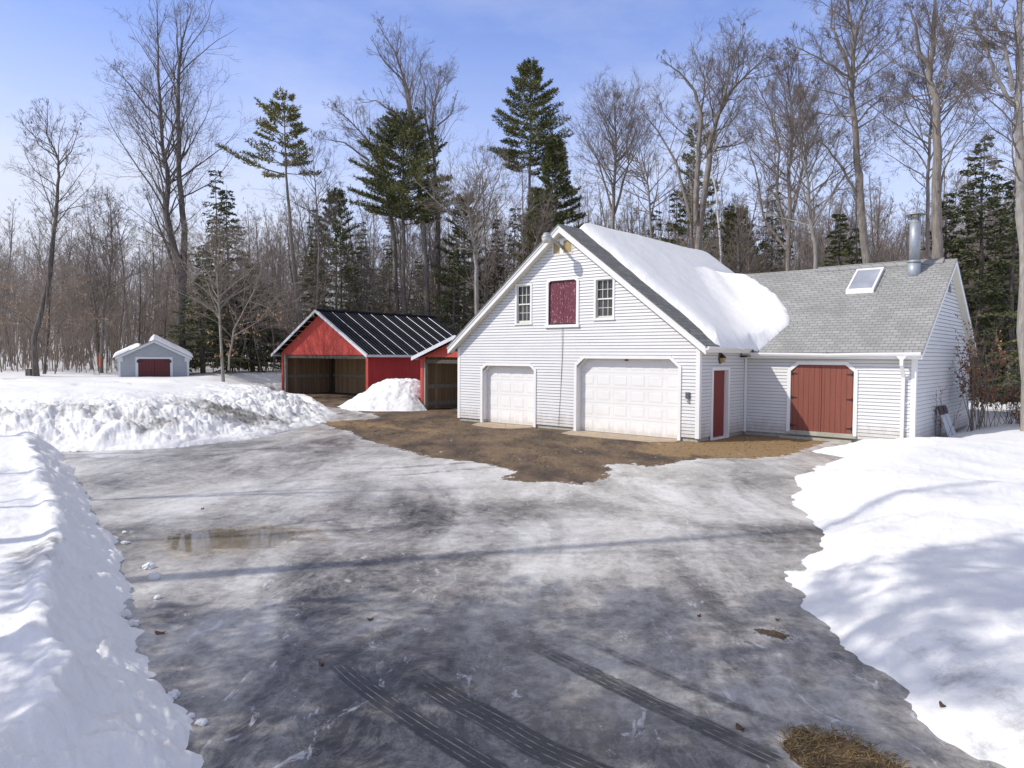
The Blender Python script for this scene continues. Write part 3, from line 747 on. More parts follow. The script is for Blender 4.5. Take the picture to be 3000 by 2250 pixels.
mb = MB(); mb.box((.0, 2.70, 2.47), (.19, 2.80, 2.50)); mb.box((.02, 2.66, 2.50), (.3, 2.86, 2.515)); mb.build('gutter_end', M['black_metal'], G)
mb = MB()
dx = 4.60
def rect_pipe(mb, pts, hw=.042):
    for a, b in zip(pts, pts[1:]):
        a, b = Vector(a), Vector(b)
        mb.hexa([a+Vector((-hw, -hw, 0)), a+Vector((hw, -hw, 0)), a+Vector((hw, hw, 0)), a+Vector((-hw, hw, 0)), b+Vector((-hw, -hw, 0)), b+Vector((hw, -hw, 0)), b+Vector((hw, hw, 0)), b+Vector((-hw, hw, 0))])
mb.hexa([(dx-.05, 2.745, 2.43), (dx+.05, 2.745, 2.43), (dx+.05, 2.83, 2.43), (dx-.05, 2.83, 2.43), (dx-.13, 2.74, 2.52), (dx+.13, 2.74, 2.52), (dx+.13, 2.835, 2.52), (dx-.13, 2.835, 2.52)])
rect_pipe(mb, [(dx, 2.79, 2.26), (dx, 2.79, 2.44)]); rect_pipe(mb, [(dx, 3.035, 1.93), (dx, 2.79, 2.27)]); rect_pipe(mb, [(dx, 3.035, .06), (dx, 3.035, 1.94)])
for z in (.5, 1.2, 1.9): mb.box((dx-.06, 3.06, z), (dx+.14, 3.085, z+.025))
mb.build('downpipe', M['trim'], G)

# overhead doors
def overhead(x0, x1, z1, nc, nr, y, oct_, label):
    mb = MB(); mb.box((x0, y, .0), (x1, y+.05, z1)); w = (x1-x0)/nc; h = z1/nr
    for i in range(nc):
        for j in range(nr):
            a, b = x0+w*i+w*.14, x0+w*(i+1)-w*.14; c, d = h*j+h*.20, h*(j+1)-h*.20; e = .028
            g = .010
            # sunk margin, then a raised field
            for (p, q, r_, s_, yo0, yo1) in ((a, b, c, d, -.001, -.006),):
                mb.hexa([(p, y+yo0, r_), (q, y+yo0, r_), (q, y+yo0, s_), (p, y+yo0, s_), (p+e, y+yo1, r_+e), (q-e, y+yo1, r_+e), (q-e, y+yo1, s_-e), (p+e, y+yo1, s_-e)])
                f = .014
                mb.box((p-f, y-.0045, r_-f), (q+f, y-.0005, r_-f+.006)); mb.box((p-f, y-.0045, s_+f-.006), (q+f, y-.0005, s_+f))
                mb.box((p-f, y-.004, r_-f), (p-f+.006, y-.0005, s_+f)); mb.box((q+f-.006, y-.004, r_-f), (q+f, y-.0005, s_+f))
    o = mb.build('overhead_door', M['door_white'], G, label=label)
    mb = MB()
    for j in range(1, nr): mb.box((x0, y-.0035, h*j-.006), (x1, y-.0008, h*j+.006))
    mb.build('section_joint', M['grey_trim'], o)
    mb = MB(); mb.box((x0, y-.01, -.005), (x1, y+.02, .022)); mb.build('bottom_seal', M['black_metal'], o)
    return o
bd = overhead(-4.42, -.60, 2.44, 6, 5, .22, None, 'wide overhead door with thirty raised panels')
sd = overhead(-8.66, -6.17, 2.14, 4, 4, .22, None, 'narrow overhead door with sixteen raised panels')
mb = MB(); mb.box((-2.66, .195, 2.33), (-2.54, .212, 2.38)); mb.build('latch', M['maroon'] or M['door_side'], bd)
def jamb(x0, x1, z1, bx, bz, y1, nm):
    mb = MB(); p = [(x0, -.0), (x0, z1-bz), (x0+bx, z1), (x1-bx, z1), (x1, z1-bz), (x1, 0)]
    for a, b in zip(p, p[1:]):
        mb.face([(a[0], .0, a[1]), (b[0], .0, b[1]), (b[0], y1, b[1]), (a[0], y1, a[1])])
    mb.face([(p[1][0], y1-.01, p[1][1]), (p[2][0], y1-.01, p[2][1]), (x0, y1-.01, z1)]); mb.face([(p[4][0], y1-.01, p[4][1]), (x1, y1-.01, z1), (p[3][0], y1-.01, p[3][1])])
    mb.build('jamb', M['trim'], nm, fix=False)
jamb(-4.36, -.66, 2.40, .33, .30, .219, bd); jamb(-8.64, -6.19, 2.10, .23, .20, .219, sd)
for o1, o2, bt in (((-4.46, -.56, -.01, 2.50, .35, .31), (-4.40, -.62, -.005, 2.44, .33, .30), False), ((-8.75, -6.09, -.01, 2.21, .25, .20), (-8.69, -6.15, -.005, 2.15, .23, .20), False), ((-5.67, -4.30, 3.52, 5.09, .15, .13), None, True)):
    mb = MB(); octtrim(mb, *o1, .10, -.045, .0, bt)
    if o2: octtrim(mb, *o2, .03, -.02, .05)
    mb.build('door_casing', M['trim'], G)
# loft doors
for x0, x1 in ((-5.56, -4.992), (-4.978, -4.41)):
    mb = MB()
    poly = [(x0, 3.56), (x1, 3.56), (x1, 4.98), (x0+.13, 4.98), (x0, 4.86)] if x0 < -5 else [(x0, 3.56), (x1, 3.56), (x1, 4.86), (x1-.13, 4.98), (x0, 4.98)]
    mb.prism(poly, .025, .055); mb.build('loft_door', M['door_peel'], G)
mb = MB(); mb.box((-5.58, .056, 3.5), (-4.39, .07, 5.0)); mb.build('door_backing', M['darkwood'], G)
# gable windows
def window(x0, x1, z0, z1):
    mb = MB(); t = .075
    mb.box((x0, -.035, z0), (x0+t, .04, z1)); mb.box((x1-t, -.035, z0), (x1, .04, z1)); mb.box((x0+t, -.035, z1-t), (x1-t, .04, z1)); mb.box((x0-.02, -.055, z0-.045), (x1+.02, .03, z0))
    o = mb.build('window', M['trim'], G)
    mb = MB(); a, b, c, d = x0+t, x1-t, z0, z1-t; zm = (c+d)/2; s = .035
    for (zz0, zz1, y) in ((zm-.01, d, .03), (c, zm+.02, .055)):
        mb.box((a, y, zz0), (a+s, y+.02, zz1)); mb.box((b-s, y, zz0), (b, y+.02, zz1)); mb.box((a+s, y, zz0), (b-s, y+.02, zz0+(.045 if zz0 > c+.1 else .10))); mb.box((a+s, y, zz1-s*.8), (b-s, y+.02, zz1))
    mb.build('sash', M['soffit'], o)
    mb = MB()
    for (zz0, zz1, y) in ((zm+.03, d-.03, .034), (c+.10, zm-.01, .059)):
        for k in (1, 2): xx = a+s+(b-a-2*s)*k/3; mb.box((xx-.008, y, zz0), (xx+.008, y+.012, zz1))
        zz = (zz0+zz1)/2; mb.box((a+s, y+.001, zz-.008), (b-s, y+.0125, zz+.008))
    mb.build('glazing_bars', M['soffit'], o)
    mb = MB(); mb.box((a, .078, c), (b, .085, d)); mb.build('pane', M['glass'], o)
window(-7.08, -6.31, 3.60, 4.99); window(-3.71, -2.92, 3.66, 4.99)
# louvred vent with a white board over its middle
mb = MB()
for x0, x1 in ((-5.39, -5.11), (-4.95, -4.61)):
    z = 5.885
    while z < 6.29:
        mb.hexa([(x0, -.022, z), (x1, -.022, z), (x1, .01, z+.018), (x0, .01, z+.018), (x0, -.022, z+.012), (x1, -.022, z+.012), (x1, .01, z+.03), (x0, .01, z+.03)]); z += .036
o = mb.build('louvre_vent', M['louver'], G)
mb = MB(); mb.box((-5.42, -.03, 5.85), (-5.39, .02, 6.33)); mb.box((-4.61, -.03, 5.85), (-4.58, .02, 6.33)); mb.box((-5.42, -.03, 6.30), (-4.58, .02, 6.33)); mb.box((-5.42, -.03, 5.85), (-4.58, .02, 5.88)); mb.box((-5.105, -.034, 5.881), (-4.955, .02, 6.299))
mb.build('vent_frame', M['trim'], o)
mb = MB(); mb.box((-5.39, .03, 5.87), (-4.61, .04, 6.31)); mb.build('vent_backing', M['louver'], o)
# yard light on a bent arm
mb = MB(); bx_ = -4.97
mb.box((bx_-.035, -.05, 6.0), (bx_+.035, -.036, 6.17))
mb.tube([(bx_, -.05, 6.07), (bx_-.0, -.35, 6.17), (bx_-.0, -.62, 6.27), (bx_-.0, -.74, 6.335)], [.055, .05, .045, .045], 10)
ya = mb.build('lamp_arm', M['galv_grey'], G, smooth=True)
def lathe(mb, c, prof, n=24):
    b = len(mb.V)
    for r, z in prof:
        for k in range(n): a = 2*math.pi*k/n; mb.V.append((c[0]+r*math.cos(a), c[1]+r*math.sin(a), c[2]+z))
    for i in range(len(prof)-1):
        for k in range(n):
            k2 = (k+1) % n; mb.F.append((b+i*n+k, b+i*n+k2, b+(i+1)*n+k2, b+(i+1)*n+k)); mb.UV.append([(0, 0)]*4); mb.M.append(0)
mb = MB(); lathe(mb, (bx_, -.90, 6.28), [(.16, -.01), (.165, .03), (.14, .08), (.11, .105), (.10, .15), (.06, .165), (.001, .17)]); mb.build('lamp_hood', M['galv_grey'], ya, smooth=True)
mb = MB(); lathe(mb, (bx_, -.90, 6.28), [(.158, .0), (.155, -.06), (.135, -.13), (.09, -.16), (.001, -.165)]); mb.build('lamp_lens', M['lens'], ya, smooth=True)
# cord hanging from the loft door
mb = MB(); mb.tube([(-4.97, -.05, 3.5), (-4.975, -.025, 2.4), (-5.03, -.025, 1.2), (-5.10, -.03, .15)], .0065, 5); mb.tube([(-4.94, -.05, 3.5), (-4.93, -.025, 2.9), (-4.97, -.025, 2.1), (-5.03, -.026, 1.2)], .004, 5)
mb.build('hanging_cord', M['oldwood'], G)
# keypad box and doorbell knob
mb = MB(); mb.box((-.40, -.07, 1.255), (-.275, -.018, 1.44)); mb.box((-.385, -.078, 1.30), (-.345, -.069, 1.42)); mb.box((-.335, -.078, 1.30), (-.295, -.069, 1.42)); mb.build('outlet_box', M['greyplastic'], G)
mb = MB(); mb.tube([(-.34, -.02, 1.205), (-.34, -.09, 1.205)], [.042, .035], 12); mb.box((-.35, -.07, 1.15), (-.28, -.02, 1.185)); mb.build('porch_sensor', M['beige'], G)
# side door
mb = MB(); mb.box((-.13, .84, .05), (-.09, 1.82, 2.07)); sdoor = mb.build('side_door', M['door_side'], G)
mb = MB(); mb.tube([(-.09, .93, 1.02), (-.045, .93, 1.02), (-.04, .93, 1.02)], [.018, .018, .03], 10); mb.build('handle', M['galv_grey'], sdoor)
mb = MB()
mb.box((0, .73, .0), (.045, .83, 2.17)); mb.box((0, 1.83, .0), (.045, 1.94, 2.17)); mb.box((.0, .83, 2.07), (.045, 1.83, 2.17)); mb.box((-.13, .81, .0), (-.001, .839, 2.09)); mb.box((-.13, 1.821, .0), (-.001, 1.85, 2.09)); mb.box((-.13, .84, 2.071), (-.001, 1.82, 2.1))
mb.box((-.13, .84, .0), (.06, 1.829, .045))
mb.build('door_casing', M['trim'], G)
# wall light
mb = MB(); lathe(mb, (0, 0, 0), [(.16, 0), (.16, .02), (.13, .04), (.001, .045)], 20); V = [(z+.02, 1.27+x*.72, 2.455+y*1.18) for x, y, z in mb.V]; mb.V = V
wl = mb.build('wall_light', paint('bronze_fitting', (.07, .055, .04), .2, .45, 8), G, smooth=True)
mb = MB(); mb.hexa([(.06, 1.21, 2.30), (.15, 1.21, 2.30), (.15, 1.33, 2.30), (.06, 1.33, 2.30), (.06, 1.19, 2.44), (.18, 1.19, 2.44), (.18, 1.35, 2.44), (.06, 1.35, 2.44)]); mb.build('light_glass', M['amber'], wl)
mb = MB(); mb.hexa([(.05, 1.18, 2.442), (.20, 1.18, 2.442), (.20, 1.36, 2.442), (.05, 1.36, 2.442), (.05, 1.24, 2.56), (.10, 1.24, 2.56), (.10, 1.30, 2.56), (.05, 1.30, 2.56)]); mb.build('light_cap', M['black_metal'], wl)
# wing double door
for i, (x0, x1) in enumerate(((1.49, 2.385), (2.40, 3.29))):
    mb = MB(); poly = [(x0, .25), (x1, .25), (x1, 2.25), (x0+.25, 2.25), (x0, 2.06)] if i == 0 else [(x0, .25), (x1, .25), (x1, 2.06), (x1-.21, 2.25), (x0, 2.25)]
    mb.prism(poly, WY-.012, WY+.03); d_ = mb.build('barn_door', M['door_red'], G)
    for z in (.40, 1.25, 1.98):
        mb = MB(); s = 1 if i == 0 else -1; xa = x0 if i == 0 else x1
        mb.prism([(xa, z-.05), (xa+s*.04, z-.05), (xa+s*.05, z-.022), (xa+s*.17, z-.012), (xa+s*.20, z), (xa+s*.17, z+.012), (xa+s*.05, z+.022), (xa+s*.04, z+.05), (xa, z+.05)][::s], WY-.024, WY-.013)
        mb.build('strap_hinge', M['black_metal'], d_)
mb = MB(); mb.box((1.49, WY+.031, .2), (3.29, WY+.05, 2.3)); mb.build('door_backing', M['darkwood'], G)
mb = MB(); octtrim(mb, 1.375, 3.405, .18, 2.36, .30, .27, .105, WY-.045, WY)
mb.build('door_casing', M['trim'], G)
mb = MB(); mb.box((1.38, WY-.10, .13), (3.40, WY+.02, .20)); mb.box((1.48, WY-.06, .201), (3.30, WY+.02, .249)); mb.box((1.2, WY-.14, -.1), (3.3, WY+.02, .07)); mb.build('door_sill', M['sill'], G)
# skylight and stove pipe on the wing roof
def wr(x, y, o=0): return (x, y, WR+.02-KW*(WRY-y)+o)
def roofbox(x0, x1, y0, y1, o0, o1): return [wr(x0, y0, o0), wr(x1, y0, o0), wr(x1, y1, o0), wr(x0, y1, o0), wr(x0, y0, o1), wr(x1, y0, o1), wr(x1, y1, o1), wr(x0, y1, o1)]
mb = MB(); x0, x1, y0, y1, t = 2.28, 3.11, 5.50, 6.62, .06
mb.hexa(roofbox(x0, x1, y0, y0+t, .0, .13)); mb.hexa(roofbox(x0, x1, y1-t, y1, .0, .13)); mb.hexa(roofbox(x0, x0+t, y0+t, y1-t, .0, .13)); mb.hexa(roofbox(x1-t, x1, y0+t, y1-t, .0, .13))
sl = mb.build('skylight', M['trim'], G)
mb = MB(); mb.hexa(roofbox(x0+t, x1-t, y0+t, y1-t, .02, .115)); mb.build('pane', M['skyglass'], sl)
mb = MB(); mb.hexa(roofbox(x0-.12, x1+.12, y0-.14, y1+.05, -.01, .008)); mb.build('flashing', M['shingle'], sl)
cx_, cy_ = 4.04, 6.40
mb = MB(); mb.tube([(cx_, cy_, 4.9), (cx_, cy_, 5.50)], .185, 24); mb.tube([(cx_, cy_, 5.485), (cx_, cy_, 5.56)], [.205, .16], 24); fl = None
for k in range(24):
    pass
mb.tube([(cx_, cy_, 5.56), (cx_, cy_, 6.80)], .158, 24); mb.tube([(cx_, cy_, 6.72), (cx_, cy_, 6.735)], .163, 24); mb.tube([(cx_, cy_, 6.80), (cx_, cy_, 6.86)], .142, 24)
pipe = mb.build('stove_pipe', M['galv'], G, smooth=False)
for p in pipe.data.polygons: p.use_smooth = len(p.vertices) == 4
for dx_, dy_ in ((-.1, -.1), (.1, -.1), (.1, .1), (-.1, .1)): mb = MB(); mb.box((cx_+dx_-.01, cy_+dy_-.01, 6.79), (cx_+dx_+.01, cy_+dy_+.01, 6.99)); mb.build('cap_bracket', M['black_metal'], pipe)
mb = MB(); mb.tube([(cx_, cy_, 6.85), (cx_, cy_, 6.93)], [.06, .09], 16); mb.tube([(cx_, cy_, 6.93), (cx_, cy_, 6.96)], .11, 16); mb.build('flue_liner', M['beige'], pipe)
mb = MB(); lathe(mb, (cx_, cy_, 6.97), [(.30, 0), (.302, .015), (.20, .055), (.08, .10), (.001, .115)]); lathe(mb, (cx_, cy_, 6.97), [(.30, 0), (.20, .03), (.001, .06)]); mb.build('rain_cap', M['galv'], pipe, smooth=True)
mb = MB(); mb.prismx([(WRY-.05, 4.55), (WRY+.30, 4.55), (WRY+.02, 5.10)], WX+.02, WX+.035); mb.build('louvre_vent', M['greyplastic'], G)
# concrete aprons
for poly, lab in (([(-8.72, .21), (-6.12, .21), (-6.12, -.3), (-6.3, -.95), (-6.9, -1.22), (-7.6, -1.12), (-8.3, -.95), (-8.66, -.25)], None), ([(-4.45, .21), (-.56, .21), (-.5, -.45), (-1.0, -.95), (-1.7, -.98), (-2.6, -1.06), (-3.6, -1.10), (-4.3, -.92), (-4.48, -.3)], None)):
    mb = MB(); mb.face([(x, y, .013) for x, y in poly]); n = len(poly)
    for i in range(n): a, b = poly[i], poly[(i+1) % n]; mb.face([(a[0], a[1], .013), (a[0], a[1], -.1), (b[0], b[1], -.1), (b[0], b[1], .013)])
    mb.build('apron', M['slab'], G)

# ------------------------------------------------------------------ snow on the garage roof
gx, gy = np.meshgrid(np.linspace(-6.2, 1.3, 380), np.linspace(.1, 10.9, 420)); x1, y1 = gx.ravel(), gy.ravel()
SP = [(AX-.8, .95), (AX, .93), (-3.96, .89), (-2.4, .72), (-1.1, .74), (-.24, .60), (.25, .42), (.40, .5), (.46, 1.4), (.44, 2.3), (.50, 2.75), (.62, 3.0), (.80, 3.55), (.98, 4.1), (.92, 4.5), (.55, 5.0), (-.1, 5.7), (-.8, 6.30), (-1.5, 6.85), (-2.1, 7.15), (-3.2, 7.9), (-3.2, 10.62), (AX-.8, 10.65)]
d = -pdist(x1, y1, SP); d = d+(fbm(x1*2.2, y1*2.2, 4, 201)-.5)*.16
base = np.maximum(ZR+.03-KM*np.abs(x1-AX), np.where(y1 > 0, WR+.02-KW*np.abs(y1-WRY), -9)*np.where(x1 > -3.4, 1, -9))
# smooth the valley and the ridge under the snow
a1 = ZR+.03-KM*np.sqrt((x1-AX)**2+.25**2); a2 = np.where(x1 > -3.4, WR+.02-KW*np.sqrt((y1-WRY)**2+.1), -9)
kk = .95; hh = np.clip(.5+.5*(a1-a2)/kk, 0, 1); sm = a2*(1-hh)+a1*hh+kk*hh*(1-hh)
t = .25*(1-np.exp(-np.maximum(d, 0)/.16))*(.8+.25*fbm(x1*.6, y1*.6, 3, 203)+.10*sstep(3, .5, d))
t = (t+.05*(fbm(x1*1.5, y1*1.5, 3, 205)-.5))*(1-.55*sstep(-.1, .5, a2-a1)*sstep(3.6, 6.2, y1))
over = np.maximum(x1-.36, 0); eave = (y1 < 2.7)
base2 = np.where((x1 > .36) & eave, ez-.02, base)
top = np.where(d > 0, np.maximum(sm, base)*sstep(0, .3, d)+base*(1-sstep(0, .3, d))+t, base-.04)
bot = np.where((x1 > .30) & eave, ez-KM*(x1-.36)+.01, base-.05)
ok = d > -.02
n = len(x1); F = gridfaces(420, 380, False)[:, ::-1]; F = F[ok[F].all(axis=1)]
used = np.unique(F); remap = np.full(n, -1); remap[used] = np.arange(len(used)); nu = len(used); F1 = remap[F]
Vt = np.stack([x1, y1, np.maximum(top, bot+.015)], 1)[used]; Vb = np.stack([x1, y1, bot], 1)[used]
ed = {}
for f in F1:
    for i in range(4):
        a, b = int(f[i]), int(f[(i+1) % 4]); ed[(a, b)] = ed.get((a, b), 0)+1
bd_e = [(a, b) for (a, b) in ed if (b, a) not in ed]
side = np.array([(b, a, a+nu, b+nu) for a, b in bd_e])
rot = Matrix.Rotation(-TH, 3, 'Z'); RM = np.array(rot); off = np.array(W(0, 0))
allV = np.concatenate([Vt, Vb]); allV = allV@RM.T+off
o = rawmesh('roof_snow', allV, np.concatenate([F1, F1[:, ::-1]+nu, side]), M['roofsnow'])
tag(o, 'thick snow blanket sliding down the main garage roof onto the wing', 'roof snow')

# ------------------------------------------------------------------ red open shed
RS = empty('red_shed', W(26.49, 4.9), -TH, label='red open-fronted barn shed with a black ribbed metal roof and white edges', cat='shed')
hw0, hw1 = -4.40, 4.42; ZA = 5.08; ZE = 2.50; KR = (ZA-ZE)/4.84
mb = MB()                                                                # front gable boards
mb.prism([(hw0, 2.47), (hw1, 2.47), (hw1, ZA-.13-KR*hw1), (0, ZA-.13), (hw0, ZA-.13+KR*hw0)], 0, .03)
mb.prism([(hw0, -.1), (hw0+.23, -.1), (hw0+.23, 2.469), (hw0, 2.469)], -.005, .03); mb.prism([(hw1-.20, -.1), (hw1, -.1), (hw1, 2.469), (hw1-.20, 2.469)], -.005, .03)
mb.build('front_wall', M['red_boards'], RS)
mb = MB(); mb.box((hw1-.03, .031, -.1), (hw1, 8.7, 2.60)); mb.build('side_wall', M['red_boards_y'], RS)
mb = MB(); mb.box((hw0, .031, -.1), (hw0+.03, 8.7, 2.60)); mb.build('side_wall', M['planks_y'], RS)
mb = MB(); mb.box((hw0+.03, 3.7, -.1), (hw1-.03, 3.74, 2.6)); mb.prism([(hw0, 2.6), (hw1, 2.6), (0, ZA-.2)], 8.66, 8.7); mb.build('back_wall', M['planks_x'], RS)
mb = MB(); mb.box((hw0+.035, 1.1, 1.02), (hw0+.08, 3.69, 1.22)); mb.box((hw0+.04, .4, 1.02), (hw0+.07, 1.1, 1.2)); mb.box((hw0+.1, 3.60, 1.05), (hw1-.1, 3.695, 1.22)); mb.build('rail', M['oldwood'], RS)
mb = MB(); mb.box((hw0+.031, .035, -.1), (hw0+.40, .2, 2.46)); mb.build('post', M['oldwood'], RS)
mb = MB(); mb.tube([(1.25, 2.6, -.1), (1.02, 2.6, 2.6)], .055, 8); mb.build('post', M['oldwood'], RS, smooth=True)
mb = MB(); mb.box((hw0+.04, 3.42, -.1), (hw0+.34, 3.695, 2.6)); mb.build('post', M['darkwood'], RS)
mb = MB(); mb.box((hw0, .04, 2.26), (hw1, .16, 2.46)); mb.box((hw0+.03, 1.9, 2.3), (hw1, 2.02, 2.46)); mb.build('beam', M['darkwood'], RS)
mb = MB()
for k in range(8):
    y = .5+k*1.15
    for s in (-1, 1): mb.prism([(0, ZA-.08), (s*4.6, ZA-.08-KR*4.6), (s*4.6, ZA-.22-KR*4.6), (0, ZA-.22)], y, y+.05)
for s in (-1, 1):
    for k in range(9): x = s*(.5+k*.5); mb.box((x-.04, -.37, ZA-.115-KR*abs(x)-.03), (x+.04, 8.6, ZA-.10-KR*abs(x)-.02))
mb.build('rafters', M['rawwood'], RS)
for s in (-1, 1):
    mb = MB(); e = s*4.86; za, ze_ = ZA, ZA-KR*4.86
    mb.hexa([(0, -.42, za-.03), (e, -.42, ze_-.03), (e, 8.8, ze_-.03), (0, 8.8, za-.03), (0, -.42, za), (e, -.42, ze_), (e, 8.8, ze_), (0, 8.8, za)])
    y = -.36; k = 0
    while y < 8.78:
        r = .018 if k % 4 else .028; w_ = .010 if k % 4 else .011
        mb.hexa(m=(2 if k % 4 == 0 else 1), p=[(0, y-w_*1.5, za+.001), (e, y-w_*1.5, ze_+.001), (e, y+w_*1.5, ze_+.001), (0, y+w_*1.5, za+.001), (0, y-w_*.6, za+r), (e, y-w_*.6, ze_+r), (e, y+w_*.6, ze_+r), (0, y+w_*.6, za+r)])  # every fourth rib takes the painted glint colour
        y += .235; k += 1
    mb.hexa([(0, -.42, za+.03), (s*.2, -.42, za+.03-KR*.2), (s*.2, 8.8, za+.03-KR*.2), (0, 8.8, za+.03), (0, -.42, za+.055), (s*.2, -.42, za+.055-KR*.2), (s*.2, 8.8, za+.055-KR*.2), (0, 8.8, za+.055)])
    mb.build('roof', [M['roofmetal'], M['ribmetal'], M['ribglint']], RS)
mb = MB()
for s in (-1, 1):
    e = s*4.87; mb.prism([(0, ZA+.012), (e, ZA+.012-KR*4.87), (e, ZA-.16-KR*4.87), (0, ZA-.16)], -.45, -.42)
mb.box((4.862, -.44, ZA-KR*4.86-.13), (4.882, 8.8, ZA-KR*4.86-.0)); mb.box((-4.882, -.44, ZA-KR*4.86-.13), (-4.862, 8.8, ZA-KR*4.86-.0))
mb.build('edge_trim', M['metaltrim'], RS)

# small red lean shed beside the garage
LS = empty('red_shed', W(12.55, 2.6), -TH, label='small red open shed squeezed between the white garage and the snow heap', cat='shed')
hl = -2.58; hr = 2.55; ZA2 = 3.33; K2 = .335
mb = MB(); mb.prism([(hl, 2.15), (hl+.30, 2.15), (hl+.34, 2.40), (hr, 2.40), (hr, ZA2-.1-K2*2.55), (0, ZA2-.1), (hl, ZA2-.1+K2*hl)], 0, .03)
mb.prism([(hl, -.1), (hl+.17, -.1), (hl+.17, 2.149), (hl, 2.149)], -.005, .03)
mb.build('front_wall', M['red_boards'], LS)
mb = MB(); mb.box((hl, .031, -.1), (hl+.015, 6, 2.42)); mb.build('side_wall', M['red_boards_y'], LS)
mb = MB(); mb.box((hl+.016, .031, -.1), (hl+.04, 6, 2.42)); mb.box((hl+.04, 5.9, -.1), (hr, 5.94, 2.6)); mb.build('inner_wall', M['planks_y'], LS)
mb = MB(); mb.box((hl+.045, .25, .95), (hl+.09, 5.9, 1.14)); mb.box((hl+.045, .25, .16), (hl+.09, 5.9, .34)); mb.build('rail', M['oldwood'], LS)
mb = MB(); mb.box((hl+.171, .03, -.1), (hl+.30, .2, 2.15)); mb.build('post', M['oldwood'], LS)
mb = MB(); mb.box((hl+.1, .035, 2.12), (hr, .12, 2.28)); mb.build('beam', M['darkwood'], LS)
mb = MB()
for k in range(7):
    y = .3+k*.9
    for s in (-1, 1): mb.prism([(0, ZA2-.05), (s*2.7, ZA2-.05-K2*2.7), (s*2.7, ZA2-.17-K2*2.7), (0, ZA2-.17)], y, y+.05)
mb.build('rafters', M['rawwood'], LS)
mb = MB()
for s, e in ((-1, -2.80), (1, 2.55)):
    z_ = ZA2-K2*abs(e); mb.hexa([(0, -.32, ZA2-.03), (e, -.32, z_-.03), (e, 6.1, z_-.03), (0, 6.1, ZA2-.03), (0, -.32, ZA2), (e, -.32, z_), (e, 6.1, z_), (0, 6.1, ZA2)])
mb.build('roof', M['roofmetal'], LS)
mb = MB()
for s, e in ((-1, -2.82), (1, 2.55)):
    mb.prism([(0, ZA2+.012), (e, ZA2+.012-K2*abs(e)), (e, ZA2-.15-K2*abs(e)), (0, ZA2-.15)], -.35, -.32)
mb.box((-2.835, -.34, ZA2-K2*2.8-.13), (-2.815, 6.1, ZA2-K2*2.8+.01))
mb.build('edge_trim', M['metaltrim'], LS)

# ------------------------------------------------------------------ small grey shed
SS = empty('grey_shed', (SHC[0], SHC[1], .55), SHA, label='small grey gabled shed with maroon double doors, half hidden behind the snow bank', cat='shed')
hw = 1.84; ez_ = 1.72; az_ = 2.72; KS = (az_-ez_)/(hw+.13)
mb = MB()
def lims(z):
    if z < ez_: return (-hw, hw)
    k = (az_-.06-z)/KS; return (-max(k, 0), max(k, 0))
siding(mb, -hw, hw, -.3, az_-.1, lambda a, o, z: (a, -o, z), lims, [octhole(-.84, .84, -.4, 1.62, 0, 0)], ex=.12, lip=.012)
siding(mb, 0, 3.6, -.3, ez_, lambda a, o, z: (hw+o, a, z), ex=.12, lip=.012); siding(mb, 0, 3.6, -.3, ez_, lambda a, o, z: (-hw-o, a, z), ex=.12, lip=.012)
mb.face([(-hw, 3.6, -.3), (hw, 3.6, -.3), (hw, 3.6, ez_), (0, 3.6, az_-.1), (-hw, 3.6, ez_)])
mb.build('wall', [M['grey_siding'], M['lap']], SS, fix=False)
mb = MB()
mb.box((-hw-.02, -.03, -.3), (-hw+.10, -.012, 1.66)); mb.box((hw-.10, -.03, -.3), (hw+.02, -.012, 1.66))
mb.box((-hw-.06, -.035, 1.46), (-hw+.22, -.013, 1.70)); mb.box((hw-.22, -.035, 1.46), (hw+.06, -.013, 1.70))
for s in (-1, 1):
    e = s*(hw+.16); mb.prism([(0, az_), (e, az_-KS*abs(e)), (e, az_-.15-KS*abs(e)), (0, az_-.15)], -.16, -.13)
mb.box((-.98, -.04, -.3), (-.84, -.0, 1.62)); mb.box((.84, -.04, -.3), (.98, -.0, 1.62)); mb.box((-.98, -.042, 1.62), (.98, -.0, 1.73))
mb.build('trim', M['grey_trim'], SS)
for x0, x1 in ((-.83, -.008), (.008, .83)):
    mb = MB(); mb.box((x0, -.02, -.3), (x1, .01, 1.61)); d_ = mb.build('shed_door', M['door_maroon'], SS)
    mb = MB(); s = 1 if x0 < -.1 else -1; xa = x0-.08 if s > 0 else x1+.08
    mb.prism([(xa, 1.40), (xa+s*.09, 1.40), (xa+s*.32, 1.465), (xa+s*.32, 1.485), (xa+s*.09, 1.55), (xa, 1.55)][::s], -.055, -.043); mb.build('strap_hinge', M['black_metal'], d_)
mb = MB()
for s in (-1, 1):
    e = s*(hw+.2); z_ = az_+.03-KS*abs(e)
    mb.hexa([(0, -.2, az_), (e, -.2, z_-.03), (e, 3.8, z_-.03), (0, 3.8, az_), (0, -.2, az_+.03), (e, -.2, z_), (e, 3.8, z_), (0, 3.8, az_+.03)])
mb.build('roof', M['shingle_dark'], SS)
mb = MB(); mb.box((hw-.9, -.06, -.3), (hw+.05, .0, .10)); mb.build('foundation', M['foundation'], SS)
